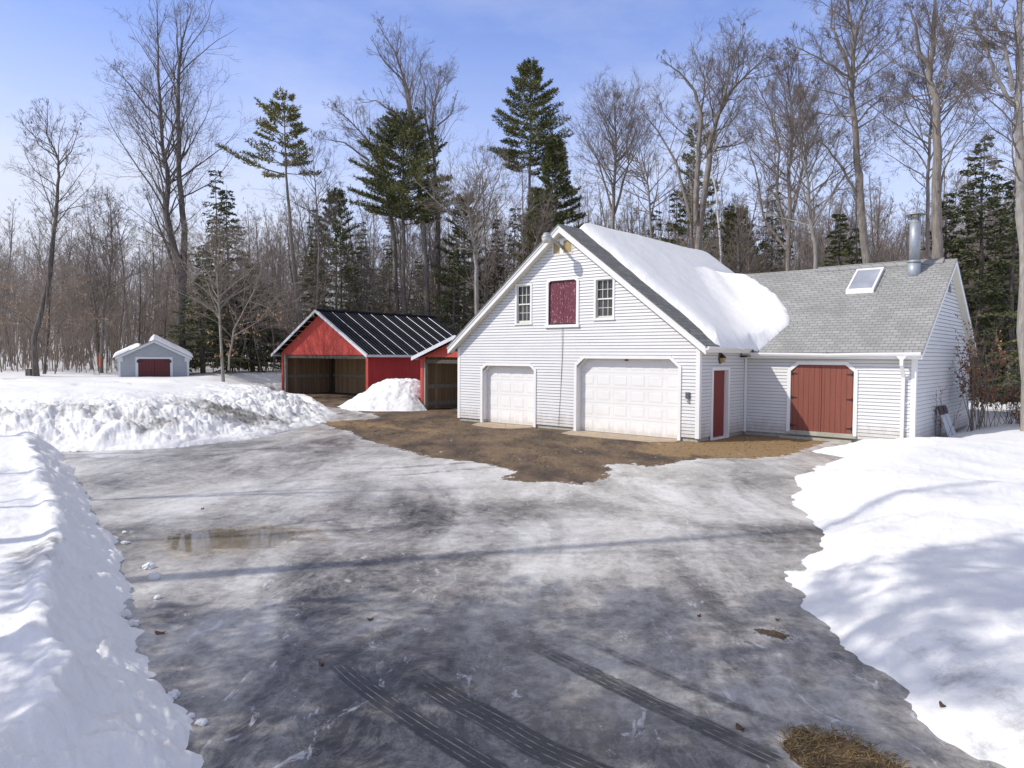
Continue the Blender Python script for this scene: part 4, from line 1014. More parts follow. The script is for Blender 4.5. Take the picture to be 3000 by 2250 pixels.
# snow on its roof: two slabs
def slab_snow(x0, x1, seed, label, th):
    n1, n2 = 60, 60; gx, gy = np.meshgrid(np.linspace(x0, x1, n1), np.linspace(-.28, 3.9, n2)); x, y = gx.ravel(), gy.ravel()
    jag = (fbm(y*2+seed, y*0+seed, 4, seed)-.5)*.25; xc = np.clip(x, x0+.0, x1)
    b = az_+.03-KS*np.abs(x)
    d = np.minimum(np.minimum(x-x0, x1-x), np.minimum(y+.28, 3.9-y)); t = th*(1-np.exp(-d/.07))*(.85+.3*fbm(x*2.5, y*2.5, 3, seed+1))
    V = np.concatenate([np.stack([x+jag*(np.abs(x-(x1 if x0 < 0 and x1 < 0 else x0)) < .5), y, b+t+.002], 1), np.stack([x, y, b-.0], 1)]); F1 = gridfaces(n2, n1, False)[:, ::-1]
    nn = n1*n2; ed = set((int(f[i]), int(f[(i+1) % 4])) for f in F1 for i in range(4)); side = np.array([(bb, aa, aa+nn, bb+nn) for aa, bb in ed if (bb, aa) not in ed])
    RMs = np.array(Matrix.Rotation(SHA, 3, 'Z')); V = V@RMs.T+np.array([SHC[0], SHC[1], .55])
    o = rawmesh('roof_snow', V, np.concatenate([F1, F1[:, ::-1]+nn, side]), M['roofsnow']); tag(o, label, 'roof snow')
slab_snow(-2.12, -.72, 301, 'narrow snow slab low on the left roof slope of the small grey shed', .24)
slab_snow(-.22, 2.10, 303, 'snow covering the ridge and right roof slope of the small grey shed', .30)
# ------------------------------------------------------------------ trees
class TB:
    """tubes gathered fast; n-sided"""
    def __init__(s): s.V = []; s.F = []
    def tube(s, P, r, n):
        V = s.V; F = s.F; m = len(P); b = len(V)
        dx, dy, dz = P[-1][0]-P[0][0], P[-1][1]-P[0][1], P[-1][2]-P[0][2]
        L = math.sqrt(dx*dx+dy*dy+dz*dz)+1e-9; dx /= L; dy /= L; dz /= L
        if abs(dz) > .9: ux, uy, uz = 1-dx*dx, -dx*dy, -dx*dz
        else: ux, uy, uz = -dz*dx, -dz*dy, 1-dz*dz
        l = math.sqrt(ux*ux+uy*uy+uz*uz); ux /= l; uy /= l; uz /= l
        vx, vy, vz = dy*uz-dz*uy, dz*ux-dx*uz, dx*uy-dy*ux
        cs = CS[n]
        for i in range(m):
            x, y, z = P[i]; q = r[i]
            for c, s_ in cs: V.append((x+q*(ux*c+vx*s_), y+q*(uy*c+vy*s_), z+q*(uz*c+vz*s_)))
        for i in range(m-1):
            o = b+i*n
            for k in range(n):
                k2 = k+1 if k+1 < n else 0; F.append((o+k, o+k2, o+n+k2, o+n+k))
    def blade(s, p, d, l, w, rnd):
        ax, ay, az = rnd.uniform(-1, 1), rnd.uniform(-1, 1), rnd.uniform(-1, 1)
        sx_, sy_, sz_ = d[1]*az-d[2]*ay, d[2]*ax-d[0]*az, d[0]*ay-d[1]*ax; L = math.sqrt(sx_*sx_+sy_*sy_+sz_*sz_)+1e-6; k = w/L/2
        b = len(s.V); x, y, z = p; mx_, my_, mz_ = x+d[0]*l*.45, y+d[1]*l*.45, z+d[2]*l*.45
        s.V += [(x, y, z), (mx_+sx_*k, my_+sy_*k, mz_+sz_*k), (x+d[0]*l, y+d[1]*l, z+d[2]*l), (mx_-sx_*k, my_-sy_*k, mz_-sz_*k)]
        s.F.append((b, b+1, b+2, b+3))
    def mesh(s, name, mat, smooth=True): return rawmesh(name, s.V, s.F, mat, smooth=smooth, link=False)
CS = {n: [(math.cos(2*math.pi*k/n), math.sin(2*math.pi*k/n)) for k in range(n)] for n in (3, 4, 5, 6, 7, 8, 10)}
def norm(x, y, z):
    l = math.sqrt(x*x+y*y+z*z)+1e-9; return x/l, y/l, z/l
def path(rnd, p, d, L, seg, wander, up, r0, r1):
    P = [p]; R_ = [r0]; x, y, z = p; st = L/seg
    for i in range(seg):
        d = norm(d[0]+rnd.gauss(0, wander), d[1]+rnd.gauss(0, wander), d[2]+rnd.gauss(0, wander)*.7+up)
        x += d[0]*st; y += d[1]*st; z += d[2]*st; P.append((x, y, z)); R_.append(r0+(r1-r0)*(i+1)/seg)
    return P, R_, d
def lerpP(P, t):
    f = t*(len(P)-1); i = min(int(f), len(P)-2); f -= i; a, b = P[i], P[i+1]
    return (a[0]+(b[0]-a[0])*f, a[1]+(b[1]-a[1])*f, a[2]+(b[2]-a[2])*f), norm(b[0]-a[0], b[1]-a[1], b[2]-a[2])
def side_dir(rnd, d, ang):
    ax, ay, az = rnd.gauss(0, 1), rnd.gauss(0, 1), rnd.gauss(0, 1); k = ax*d[0]+ay*d[1]+az*d[2]
    ax, ay, az = norm(ax-k*d[0], ay-k*d[1], az-k*d[2]); c, s_ = math.cos(ang), math.sin(ang)
    return (d[0]*c+ax*s_, d[1]*c+ay*s_, d[2]*c+az*s_)
def bare_tree(seed, leaders, H, n1=26, f0=.3, lr=.26, ang=.85, up=.10, n2=8, n3=6, n4=3, tw=.0055, sides=8, forks=True, droop=0., shape=1.):
    """leaders: list of (points, radii). returns (trunk mesh builder, crown builder)"""
    rnd = random.Random(seed); T = TB(); C = TB(); up *= .62; ang *= 1.18; lr *= 1.1
    for li, (LP, LR) in enumerate(leaders):
        T.tube(LP, LR, sides)
        zmax = LP[-1][2]; n = int(n1*(1 if li == 0 else .8)*max(.35, (LP[-1][2]-LP[0][2])/H))
        ll_ = math.dist(LP[0], LP[-1]); lsc = 1 if li == 0 else min(1, .22+.95*ll_/H)
        for i in range(n):
            t = (i+rnd.random())/n; t = (f0 if li == 0 else .05)+(1-(f0 if li == 0 else .05))*t
            p, d = lerpP(LP, min(t, .995)); rr = LR[0]+(LR[-1]-LR[0])*t
            prof = (math.sin(math.pi*min(1, max(.0, (t-f0*.6)/(1-f0*.6)))**.62)*.85+.17)*shape*lsc
            L = H*lr*prof*rnd.uniform(.55, 1.15)
            a = ang*rnd.uniform(.7, 1.2)*(1.15-.45*t)
            dd = side_dir(rnd, d, a); dd = norm(dd[0], dd[1], max(dd[2], -.1)+rnd.uniform(0, .15))
            r0 = min(rr*.5, .0085*L+.006)
            P, Rr, _ = path(rnd, p, dd, L, 7, .13, up, r0, .006)
            (T if r0 > .035 else C).tube(P, Rr, 5 if r0 > .035 else 4)
            m2 = max(2, int(n2*L/(H*lr)+.5))
            for j in range(m2):
                t2 = rnd.uniform(.22, 1)**.9; p2, d2 = lerpP(P, t2); L2 = L*rnd.uniform(.22, .5)*(1.15-t2*.5)
                P2, R2, _ = path(rnd, p2, side_dir(rnd, d2, rnd.uniform(.5, .95)), L2, 4, .16, up*.8-droop, max(.0065, r0*.35*(1.1-t2)), .005)
                C.tube(P2, R2, 3)
                for k in range(n3):
                    t3 = rnd.uniform(.15, 1); p3, d3 = lerpP(P2, t3); L3 = L2*rnd.uniform(.25, .55)
                    P3, R3, _ = path(rnd, p3, side_dir(rnd, d3, rnd.uniform(.4, .9)), L3, 2, .18, up*.8-droop, tw, tw*.6)
                    C.tube(P3, R3, 3)
                    for q in range(n4):
                        p4, d4 = lerpP(P3, rnd.uniform(.2, 1)); L4 = L3*rnd.uniform(.3, .6)+.05
                        d4 = side_dir(rnd, d4, rnd.uniform(.4, .9)); C.tube([p4, (p4[0]+d4[0]*L4, p4[1]+d4[1]*L4, p4[2]+d4[2]*L4+.03)], [tw*.75, tw*.45], 3)
    return T, C
def leader(rnd, p, d, L, r0, r1, seg=10, wander=.05, up=.03):
    P, R_, _ = path(rnd, p, d, L, seg, wander, up, r0, r1); R_ = [r1+(r0-r1)*(1-i/seg)**.85 for i in range(seg+1)]
    R_[0] = r0*1.25; return P, R_
def put_tree(name, tm, cm, x, y, z, rz=0, s=1, **k):
    e = empty(name, (x, y, z), rz, **k); e.scale = (s, s, s)
    for nm, me in (('trunk', tm), ('crown', cm)):
        o = bpy.data.objects.new(nm, me); COL.objects.link(o); o.parent = e
    return e
_gx, _gy = np.arange(-175, 176, 1.), np.arange(-5, 190, 1.)
_GX, _GY = np.meshgrid(_gx, _gy); _GZ = snow_h(_GX.ravel(), _GY.ravel()); _GP = pile_h(_GX.ravel(), _GY.ravel()); _GZ = np.where(_GX.ravel() < -6, np.maximum(_GZ, _GP), _GZ).reshape(_GX.shape)
def gz(x, y):
    fx, fy = min(max(x+175, 0), 348.9), min(max(y+5, 0), 193.9); i, j = int(fx), int(fy); fx -= i; fy -= j
    return float((_GZ[j, i]*(1-fx)+_GZ[j, i+1]*fx)*(1-fy)+(_GZ[j+1, i]*(1-fx)+_GZ[j+1, i+1]*fx)*fy)
def hero(name, label, base_px, D, leaders_px, bark='bark', twig='twig', cat='tree', group=None, depth=.3, rads=None, seed=1, **kw):
    """leaders_px: list of lists of photo pixels (base first); every leader is laid out at its real size at distance D with its own depth sway"""
    rnd = random.Random(seed*7+1)
    bx, _ = at(base_px[0], D); bz = gz(bx, D)-.1
    Ls = []
    for li, pts in enumerate(leaders_px):
        P = []; sway = 0
        for i, (px, py) in enumerate(pts):
            x, z = at(px, D, py); sway += rnd.gauss(0, depth) if i else 0
            if i == 0 and li == 0: z = bz
            P.append((x-bx, sway if li == 0 or i else sway, z-bz))
        if li > 0:                                                       # root a secondary leader on the first one
            z0 = P[0][2]; L0 = Ls[0][0]; k = min(range(len(L0)), key=lambda q: abs(L0[q][2]-z0)); oy = L0[k][1]; P = [(a, b+oy, c) for a, b, c in P]
        # smooth resample
        Q = []
        for i in range(len(P)-1):
            for t in (0, .33, .66): Q.append(tuple(P[i][c]+(P[i+1][c]-P[i][c])*t+(rnd.gauss(0, .025) if t else 0) for c in range(3)))
        Q.append(P[-1]); r0, r1 = rads[li] if rads else (.2, .03); r0 *= .8; r1 *= .6
        Rr = [r1+(r0-r1)*(1-i/(len(Q)-1))**.9 for i in range(len(Q))]
        if li == 0: Rr[0] *= 1.3
        Ls.append((Q, Rr))
    Ht = max(q[-1][2] for q, _ in Ls)
    T, C = bare_tree(seed, Ls, Ht, **kw)
    return put_tree(name, T.mesh('trunk', M[bark]), C.mesh('crown', M[twig]), bx, D, bz, label=label, cat=cat, group=group)

def Z(o, s, pts): return [(o[0]+x/s, o[1]+y/s) for x, y in pts]
z5 = lambda *p: Z((0, 0), 1.659, p)
z6 = lambda *p: Z((900, 0), 1.843, p)
z7 = lambda *p: Z((1800, 0), 1.843, p)
BT = 'bare_tree'
hero(BT, 'tall dark bare tree with two long near-parallel stems behind the grey shed', (530, 1080), 47,
     [z5((885, 1780), (870, 1300), (800, 1020), (775, 850), (740, 680), (715, 330), (705, -60)), z5((880, 1500), (870, 1100), (838, 850), (845, 560), (850, 320), (880, 190), (915, 45)),
      z5((850, 1330), (790, 1180), (740, 1040), (690, 940)), z5((720, 540), (640, 470), (560, 360), (470, 270))],
     bark='bark_dark', twig='twig', rads=[(.36, .035), (.30, .03), (.13, .03), (.10, .02)], seed=3, n1=62, lr=.24, n2=8, n3=6, n4=3, f0=.22, ang=.8, up=.12)
hero(BT, 'slender bare tree forking high with tan leaves low down at the left edge', (112, 1105), 41,
     [z5((175, 1830), (190, 1640), (225, 1330), (215, 1050), (235, 880), (232, 760), (205, 640), (185, 500)), z5((232, 1500), (245, 1180), (262, 1040), (270, 940)), z5((232, 780), (265, 700), (290, 560)), z5((228, 740), (140, 680), (60, 575))],
     bark='bark_dark', rads=[(.20, .02), (.10, .02), (.05, .015), (.05, .015)], seed=5, n1=40, lr=.22, f0=.3, n2=7, n3=6, n4=3)
hero(BT, 'bare tree with upswept crown rising above the pine left of the garage', (1253, 900), 57,
     [z6((660, 1780), (640, 1400), (600, 950), (575, 700), (548, 500), (490, 320), (400, 175)), z6((560, 620), (520, 440), (430, 360), (355, 240)), z6((590, 820), (500, 650), (380, 560), (265, 570))],
     bark='bark', rads=[(.31, .03), (.13, .025), (.14, .025)], seed=7, n1=44, lr=.16, f0=.32, n2=8, n3=6, n4=3, ang=.6, up=.16)
hero(BT, 'bare tree with two slim upright stems just left of the garage peak', (1285, 880), 59,
     [z6((700, 1750), (712, 1200), (690, 900), (680, 700), (700, 520), (720, 380)), z6((690, 860), (640, 650), (640, 470), (605, 370)), z6((706, 700), (780, 640), (810, 510))],
     bark='bark', rads=[(.26, .025), (.13, .02), (.10, .02)], seed=9, n1=38, lr=.15, f0=.4, n2=8, n3=6, n4=3, ang=.6, up=.15)
hero(BT, 'leaning bare tree with a long limb reaching left above the red shed', (1170, 900), 58,
     [z6((500, 1750), (470, 1300), (425, 980), (385, 830), (330, 760), (220, 640), (90, 555)), z6((330, 860), (200, 770), (70, 745))],
     bark='bark', rads=[(.26, .02), (.11, .02)], seed=11, n1=40, lr=.15, f0=.36, n2=8, n3=6, n4=3, up=.14)
hero(BT, 'pale beech with crooked forked trunk beside the garage left roof edge', (1399, 960), 39,
     [z6((935, 1800), (915, 1500), (905, 1330), (880, 1180), (870, 1090)), z6((905, 1330), (960, 1200), (1010, 1010), (1060, 880)), z6((880, 1190), (930, 1060), (960, 830)), z6((905, 1360), (850, 1350), (800, 1350))],
     bark='bark_pale', twig='twig_pale', rads=[(.16, .05), (.07, .015), (.07, .015), (.05, .02)], seed=13, n1=44, lr=.30, f0=.4, n2=8, n3=6, n4=3)
hero(BT, 'broad many-limbed bare tree behind the snow covered roof', (2044, 720), 40,
     [z7((440, 1750), (450, 1300), (490, 900), (510, 780), (560, 620), (640, 480), (750, 370), (870, 270)), z7((430, 1200), (440, 900), (450, 650), (420, 520), (330, 420), (240, 360)), z7((400, 1180), (330, 880), (230, 700), (110, 590)), z7((560, 640), (600, 450), (650, 290), (690, 180)), z7((455, 700), (500, 480), (510, 300)), z7((560, 800), (650, 780), (740, 755))],
     bark='bark', twig='twig', rads=[(.26, .02), (.20, .02), (.12, .02), (.09, .02), (.08, .02), (.06, .02)], seed=15, n1=50, lr=.20, f0=.3, n2=9, n3=7, n4=4, up=.14)
hero('birch_tree', 'thin white birch with pale stem above the snowy roof', (2109, 760), 43,
     [z7((590, 1700), (570, 1380), (545, 1050), (520, 880), (500, 760), (480, 660)), z7((530, 950), (545, 780), (560, 700))],
     bark='birch', twig='twig_pale', rads=[(.10, .02), (.05, .02)], seed=17, n1=26, lr=.2, f0=.4, n2=6, n3=5, n4=2)
hero(BT, 'dense dark-twigged bare tree behind the middle of the wing roof', (2305, 800), 37,
     [z7((935, 1750), (930, 1400), (940, 1100), (960, 900), (985, 650), (960, 480), (900, 300)), z7((930, 1300), (880, 1050), (900, 800), (850, 600), (770, 420)), z7((920, 1350), (820, 1180), (760, 900), (690, 760)), z7((960, 1150), (1010, 900), (1090, 690), (1200, 560)), z7((985, 780), (1080, 520), (1150, 420))],
     bark='bark', twig='twig', rads=[(.18, .02), (.11, .02), (.10, .02), (.09, .02), (.06, .02)], seed=19, n1=50, lr=.21, f0=.3, n2=9, n3=7, n4=4, up=.13)
hero(BT, 'slim pale-barked bare tree standing left of the skylight', (2380, 800), 33,
     [z7((1075, 1750), (1070, 1400), (1050, 1150), (1030, 900), (1000, 780), (980, 560)), z7((1050, 1230), (1200, 1000), (1290, 900), (1340, 830)), z7((1045, 1100), (1140, 950), (1170, 760))],
     bark='bark_pale', twig='twig', rads=[(.14, .02), (.07, .015), (.05, .015)], seed=21, n1=36, lr=.28, f0=.3, n2=8, n3=7, n4=4)
hero('maple_tree', 'tall thick-trunked bare maple between the skylight and the stove pipe', (2560, 780), 31,
     [z7((1425, 1800), (1400, 1400), (1375, 1000), (1360, 780), (1350, 520), (1325, 380), (1335, 180), (1320, 0), (1290, -250)), z7((1320, 390), (1270, 240), (1235, 80), (1220, -150)), z7((1335, 210), (1360, 60), (1400, -80)), z7((1310, 380), (1160, 320), (1040, 240), (960, 180)), z7((1370, 620), (1410, 560), (1500, 500), (1600, 350)), z7((1360, 1040), (1290, 880), (1200, 770), (1050, 690), (940, 640)), z7((1345, 350), (1430, 230), (1550, 120))],
     bark='bark', twig='twig', rads=[(.25, .04), (.13, .03), (.12, .03), (.07, .015), (.06, .015), (.08, .015), (.06, .015)], seed=23, n1=40, lr=.19, f0=.42, n2=9, n3=7, n4=4, up=.07, ang=1.0)
hero('maple_tree', 'tall bare maple with shaggy twin leaders right behind the stove pipe', (2771, 760), 27,
     [z7((1795, 1850), (1785, 1400), (1790, 1100), (1800, 800), (1805, 500), (1790, 350), (1795, 150), (1780, -60), (1790, -260)), z7((1790, 300), (1740, 210), (1690, 90), (1650, -40)), z7((1810, 500), (1860, 330), (1900, 120)), z7((1800, 1080), (1830, 900), (1900, 700), (1990, 560))],
     bark='bark', twig='twig', rads=[(.27, .05), (.12, .03), (.06, .02), (.06, .015)], seed=25, n1=36, lr=.18, f0=.4, n2=9, n3=7, n4=4, up=.06, ang=1.0)
hero('maple_tree', 'thick pale tree trunk cut off by the right edge', (3020, 1180), 20,
     [z7((2245, 2120), (2232, 1500), (2215, 1000), (2205, 600), (2208, 300), (2190, 0), (2180, -300)), z7((2180, 560), (2100, 380), (2060, 200), (1990, 0), (1950, -120)), z7((2170, 480), (2120, 260), (2040, 60), (2030, -100)), z7((2160, 280), (2050, 200), (1900, 130), (1830, 60))],
     bark='bark_pale', twig='twig', depth=.06, rads=[(.20, .05), (.07, .02), (.07, .02), (.04, .012)], seed=27, n1=34, lr=.17, f0=.3, n2=9, n3=7, n4=4, up=.05, ang=1.0)
hero(BT, 'thin bare tree rising between the stove pipe and the maple behind it', (2712, 760), 33,
     [z7((1680, 1800), (1685, 1300), (1690, 950), (1700, 650), (1690, 600), (1650, 420)), z7((1700, 700), (1760, 560), (1700, 450))],
     bark='bark', twig='twig', rads=[(.13, .02), (.05, .015)], seed=29, n1=38, lr=.26, f0=.35, n2=9, n3=7, n4=4)
hero(BT, 'fine-twigged bare tree above the snow at the garage ridge', (1795, 700), 50,
     [z6((1650, 1700), (1650, 1200), (1665, 900), (1670, 700), (1655, 520)), z6((1660, 1150), (1740, 880), (1730, 680)), z6((1645, 1130), (1570, 850), (1500, 700))],
     bark='bark', twig='twig', rads=[(.20, .02), (.12, .02), (.10, .02)], seed=31, n1=56, lr=.24, f0=.35, n2=9, n3=7, n4=3, up=.16)
hero(BT, 'thin bare stems standing behind the snow left of the birch', (1900, 720), 44,
     [z7((200, 1700), (200, 1280), (185, 1000), (150, 870), (120, 820)), z7((195, 1200), (240, 1000), (250, 860))],
     bark='bark', twig='twig', rads=[(.12, .02), (.06, .015)], seed=33, n1=46, lr=.32, f0=.35, n2=8, n3=6, n4=3)
hero(BT, 'slender pair of bare stems right of the twin-stemmed tree', (850, 1000), 53,
     [z5((1530, 1750), (1545, 1200), (1530, 900), (1510, 650)), z5((1540, 1300), (1590, 1000), (1580, 900))],
     bark='bark', twig='twig', rads=[(.11, .015), (.05, .015)], seed=35, n1=40, lr=.2, f0=.35, n2=7, n3=5, n4=3)
hero(BT, 'thin straight bare tree in the woods left of the twin-stemmed tree', (305, 1060), 46,
     [z5((490, 1800), (495, 1500), (510, 1200), (513, 960)), z5((500, 1450), (455, 1150), (450, 960)), z5((505, 1300), (550, 1150), (580, 1060))],
     bark='bark', twig='twig', rads=[(.15, .02), (.06, .015), (.05, .015)], seed=37, n1=44, lr=.3, f0=.25, n2=8, n3=6, n4=3)
# dry-leaved young beeches
def add_leaves(tree, seed, n, zlo, zhi, l=.13, w=.07, mat='tanleaf'):
    rnd = random.Random(seed); crown = [c for c in tree.children if c.name.startswith('crown')][0]
    V = np.empty(len(crown.data.vertices)*3, dtype=np.float32); crown.data.vertices.foreach_get('co', V); V = V.reshape(-1, 3); idx = np.where((V[:, 2] > zlo) & (V[:, 2] < zhi))[0]
    B = TB()
    for i in range(n):
        p = V[idx[rnd.randrange(len(idx))]]; B.blade((float(p[0]), float(p[1]), float(p[2])), norm(rnd.gauss(0, .5), rnd.gauss(0, .5), -1), l*rnd.uniform(.6, 1.2), w, rnd)
    o = bpy.data.objects.new('dry_leaves', B.mesh('dry_leaves', M[mat], False)); COL.objects.link(o); o.parent = tree
b1 = hero('beech_tree', 'young forked beech with dry tan leaves right of the grey shed', (652, 1115), 40,
     [z5((1085, 1850), (1060, 1500), (1040, 1300), (1050, 1150)), z5((1110, 1800), (1130, 1600), (1230, 1430), (1290, 1250)), z5((1060, 1550), (990, 1400)), z5((1125, 1640), (1260, 1560), (1400, 1400))],
     bark='bark_pale', twig='twig_pale', rads=[(.11, .02), (.08, .015), (.04, .01), (.04, .01)], seed=39, n1=50, lr=.5, f0=.28, n2=8, n3=5, n4=3, ang=1.0, up=.04)
add_leaves(b1, 1, 260, 1.4, 4.2)
b2 = hero('beech_tree', 'small beech holding tan leaves below the slender tree at the left edge', (150, 1100), 43,
     [z5((215, 1830), (225, 1600), (240, 1400), (250, 1300)), z5((220, 1700), (300, 1560), (390, 1500)), z5((220, 1690), (120, 1580), (40, 1520))],
     bark='bark_dark', twig='twig_brown', rads=[(.10, .02), (.05, .01), (.05, .01)], seed=41, n1=50, lr=.5, f0=.25, n2=8, n3=5, n4=2, ang=1.1, up=.02)
add_leaves(b2, 2, 420, 1.0, 6)
# ------------------------------------------------------------------ evergreens
def pine_tree(seed, H, zc, hw, r0=.22, whorl=.62, nb=5, tuft=1.0, bend=(0, 0), dens=1., profile=None, skew=0.):
    """white pine: bare lower trunk, tiers of level limbs with upswept tufted ends"""
    rnd = random.Random(seed); T = TB(); N = TB(); S = 14
    TP = [(bend[0]*(1-(i/S))**2+rnd.gauss(0, .03), bend[1]*(1-(i/S))**2, H*i/S) for i in range(S+1)]
    T.tube(TP, [r0*(1-.93*i/S)*(1.25 if i == 0 else 1) for i in range(S+1)], 8)
    z = zc
    while z < H-.2:
        t = (z-zc)/(H-zc); f = profile(t) if profile else (1-t)**.75*(.55+.45*min(1, t/.18))
        nbk = nb+rnd.choice((-1, 0, 0, 1)); a0 = rnd.uniform(0, 6.28)
        for k in range(nbk):
            if rnd.random() < .07: continue
            a = a0+k*2*math.pi/nbk+rnd.gauss(0, .25); L = hw*f*rnd.uniform(.7, 1.3)*(1+skew*math.cos(a))
            if L < .25: L = .25
            zz = z+rnd.uniform(-.2, .2)*whorl; p, _ = lerpP(TP, min(.999, zz/H)); d = norm(math.cos(a), math.sin(a), .12+.75*t*t)
            P, Rr, _ = path(rnd, p, d, L, 6, .06, .035, max(.012, .011*L+.01), .008); T.tube(P, Rr, 4)
            m = int((5+L*4.2)*dens)
            for j in range(m):
                t2 = .30+.70*(j+rnd.random())/m; q, dq = lerpP(P, min(t2, .999)); sd = 1 if j % 2 else -1
                hd = norm(-dq[1]*sd+dq[0]*.9, dq[0]*sd+dq[1]*.9, rnd.uniform(.05, .5)); L2 = (.25+.30*L*(1.05-t2))*rnd.uniform(.6, 1.2)
                nt = max(2, int(L2/.20))
                for u in range(nt):
                    w_ = (u+.7)/nt; c = (q[0]+hd[0]*L2*w_, q[1]+hd[1]*L2*w_, q[2]+hd[2]*L2*w_+.10*w_*w_)
                    for b_ in range(int(7*tuft)):
                        dd = norm(hd[0]*.7+rnd.gauss(0, .6), hd[1]*.7+rnd.gauss(0, .6), .45+rnd.gauss(0, .5)); N.blade(c, dd, rnd.uniform(.20, .36), .062, rnd)
        z += whorl*rnd.uniform(.75, 1.25)*(1-.35*t)
    return T, N
def hemlock(seed, H, hw, r0=.2, dens=1., zc=.6, droop=-.16, blade=(.12, .24, .08)):
    rnd = random.Random(seed); T = TB(); N = TB(); S = 8
    TP = [(rnd.gauss(0, .04), rnd.gauss(0, .04), H*i/S) for i in range(S+1)]; T.tube(TP, [r0*(1-.95*i/S) for i in range(S+1)], 7)
    z = zc
    while z < H-.1:
        t = (z-zc)/(H-zc); f = (1-t)**.85
        for k in range(4):
            a = rnd.uniform(0, 6.28); L = max(.25, hw*f*rnd.uniform(.5, 1.15)); p, _ = lerpP(TP, min(.999, z/H))
            P, Rr, _ = path(rnd, p, norm(math.cos(a), math.sin(a), .18+.3*t), L, 5, .07, droop*.5, .008*L+.008, .006); T.tube(P, Rr, 3)
            m = int((4+L*5)*dens)
            for j in range(m):
                t2 = .2+.8*rnd.random(); q, dq = lerpP(P, min(t2, .999)); sd = rnd.choice((-1, 1)); L2 = (.2+.28*L*(1.1-t2))*rnd.uniform(.6, 1.2)
                hd = norm(-dq[1]*sd+dq[0]*1.0, dq[0]*sd+dq[1]*1.0, rnd.uniform(-.35, .1))
                nt = max(2, int(L2/.14))
                for u in range(nt):
                    w_ = (u+.5)/nt; c = (q[0]+hd[0]*L2*w_, q[1]+hd[1]*L2*w_, q[2]+hd[2]*L2*w_-.08*w_)
                    for b_ in range(3):
                        dd = norm(hd[0]+rnd.gauss(0, .6), hd[1]+rnd.gauss(0, .6), rnd.gauss(-.15, .3)); N.blade(c, dd, rnd.uniform(blade[0], blade[1]), blade[2], rnd)
        z += rnd.uniform(.13, .24)*(1+H/20)
    return T, N
def put_ever(name, label, px, D, gen, mat='pine', bark='bark', cat='pine', group=None, rz=0):
    x, _ = at(px, D); z = gz(x, D)-.1; T, N = gen
    return put_tree(name, T.mesh('trunk', M[bark]), N.mesh('crown', M[mat], False), x, D, z, rz, label=label, cat=cat, group=group)
def hgt(px, D, py): x, z = at(px, D, py); return z-gz(x, D)+.1
PT = 'pine_tree'
# golden pine with bent bare trunk (photo x 838)
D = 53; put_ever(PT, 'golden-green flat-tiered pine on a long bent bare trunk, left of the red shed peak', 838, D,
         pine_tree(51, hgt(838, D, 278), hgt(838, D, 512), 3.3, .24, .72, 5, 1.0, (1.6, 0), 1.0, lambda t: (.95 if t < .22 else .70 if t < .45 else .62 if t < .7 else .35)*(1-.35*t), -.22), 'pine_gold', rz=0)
D = 60; put_ever(PT, 'tall symmetrical pine standing clear against the sky left of the garage peak', 1548, D,
         pine_tree(53, hgt(1548, D, 182), hgt(1548, D, 505), 3.5, .26, .62, 6, 1.1, (0, 0), 1.15, lambda t: (1-t)**.62*(.75+.25*min(1, t/.15))), 'pine')
D = 57; put_ever(PT, 'big dark broad pine behind the bare trees above the red shed', 1182, D,
         pine_tree(55, hgt(1182, D, 345), hgt(1182, D, 660), 4.4, .30, .60, 7, 1.1, (0, 0), 1.25, lambda t: (1-t)**.5*(.85+.15*min(1, t/.2))), 'pine')
D = 58; put_ever(PT, 'shorter pine tucked against the right of the tall sky-lined pine', 1625, D,
         pine_tree(57, hgt(1625, D, 415), hgt(1625, D, 720), 2.4, .2, .5, 6, 1.1, (0, 0), 1.3, lambda t: (1-t)**.7), 'pine')
D = 55; put_ever(PT, 'bushy low pine rising just left of the garage peak', 1570, D,
         pine_tree(58, hgt(1570, D, 560), 2.5, 2.6, .2, .6, 6, 1.0, (0, 0), 1.1, lambda t: (1-t)**.5), 'pine')
D = 48; put_ever(PT, 'ragged pine with sparse tiers behind the broad bare tree and birch', 2035, D,
         pine_tree(59, hgt(2035, D, 385), hgt(2035, D, 720), 2.2, .18, .85, 4, 1.0, (0, 0), .9, lambda t: (.9-.6*t)), 'pine')
D = 52; put_ever(PT, 'small flat-topped pine right of the white birch stem', 2152, D,
         pine_tree(61, hgt(2152, D, 632), 2.0, 2.0, .14, .6, 6, 1.0, (0, 0), 1.1, lambda t: 1-.55*t), 'pine')
D = 60; put_ever(PT, 'small pine against the sky between the bent pine and the big dark pine', 985, D,
         pine_tree(63, hgt(985, D, 555), 5, 2.5, .16, .8, 5, 1.0, (0, 0), 1., lambda t: (1-t)**.5), 'pine')
D = 58; put_ever(PT, 'half-hidden pine with dark top left of the pale crooked beech', 1360, D,
         pine_tree(65, hgt(1360, D, 580), 4, 2.6, .16, .7, 5, 1.0, (0, 0), 1., lambda t: (1-t)**.45), 'pine')
HT = 'hemlock_tree'
def hem(px, py, D, hw, seed, label, dens=1., mat='hemlock', zc=.6): return put_ever(HT, label, px, D, hemlock(seed, hgt(px, D, py), hw, .18, dens, zc), mat, 'bark_dark', 'hemlock')
hem(668, 540, 50, 3.7, 71, 'pointed dark hemlock standing right of the twin-stemmed tree', 1.1)
hem(592, 800, 46, 3.0, 72, 'low dark evergreen right of the twin-stemmed tree foot', 1.1)
hem(740, 770, 50, 3.8, 73, 'low spreading evergreen under the bent pine', 1.)
hem(925, 690, 56, 2.8, 74, 'dark evergreen behind the left end of the red shed roof', 1.)
hem(1060, 720, 57, 2.6, 75, 'evergreen behind the middle of the red shed roof', 1.)
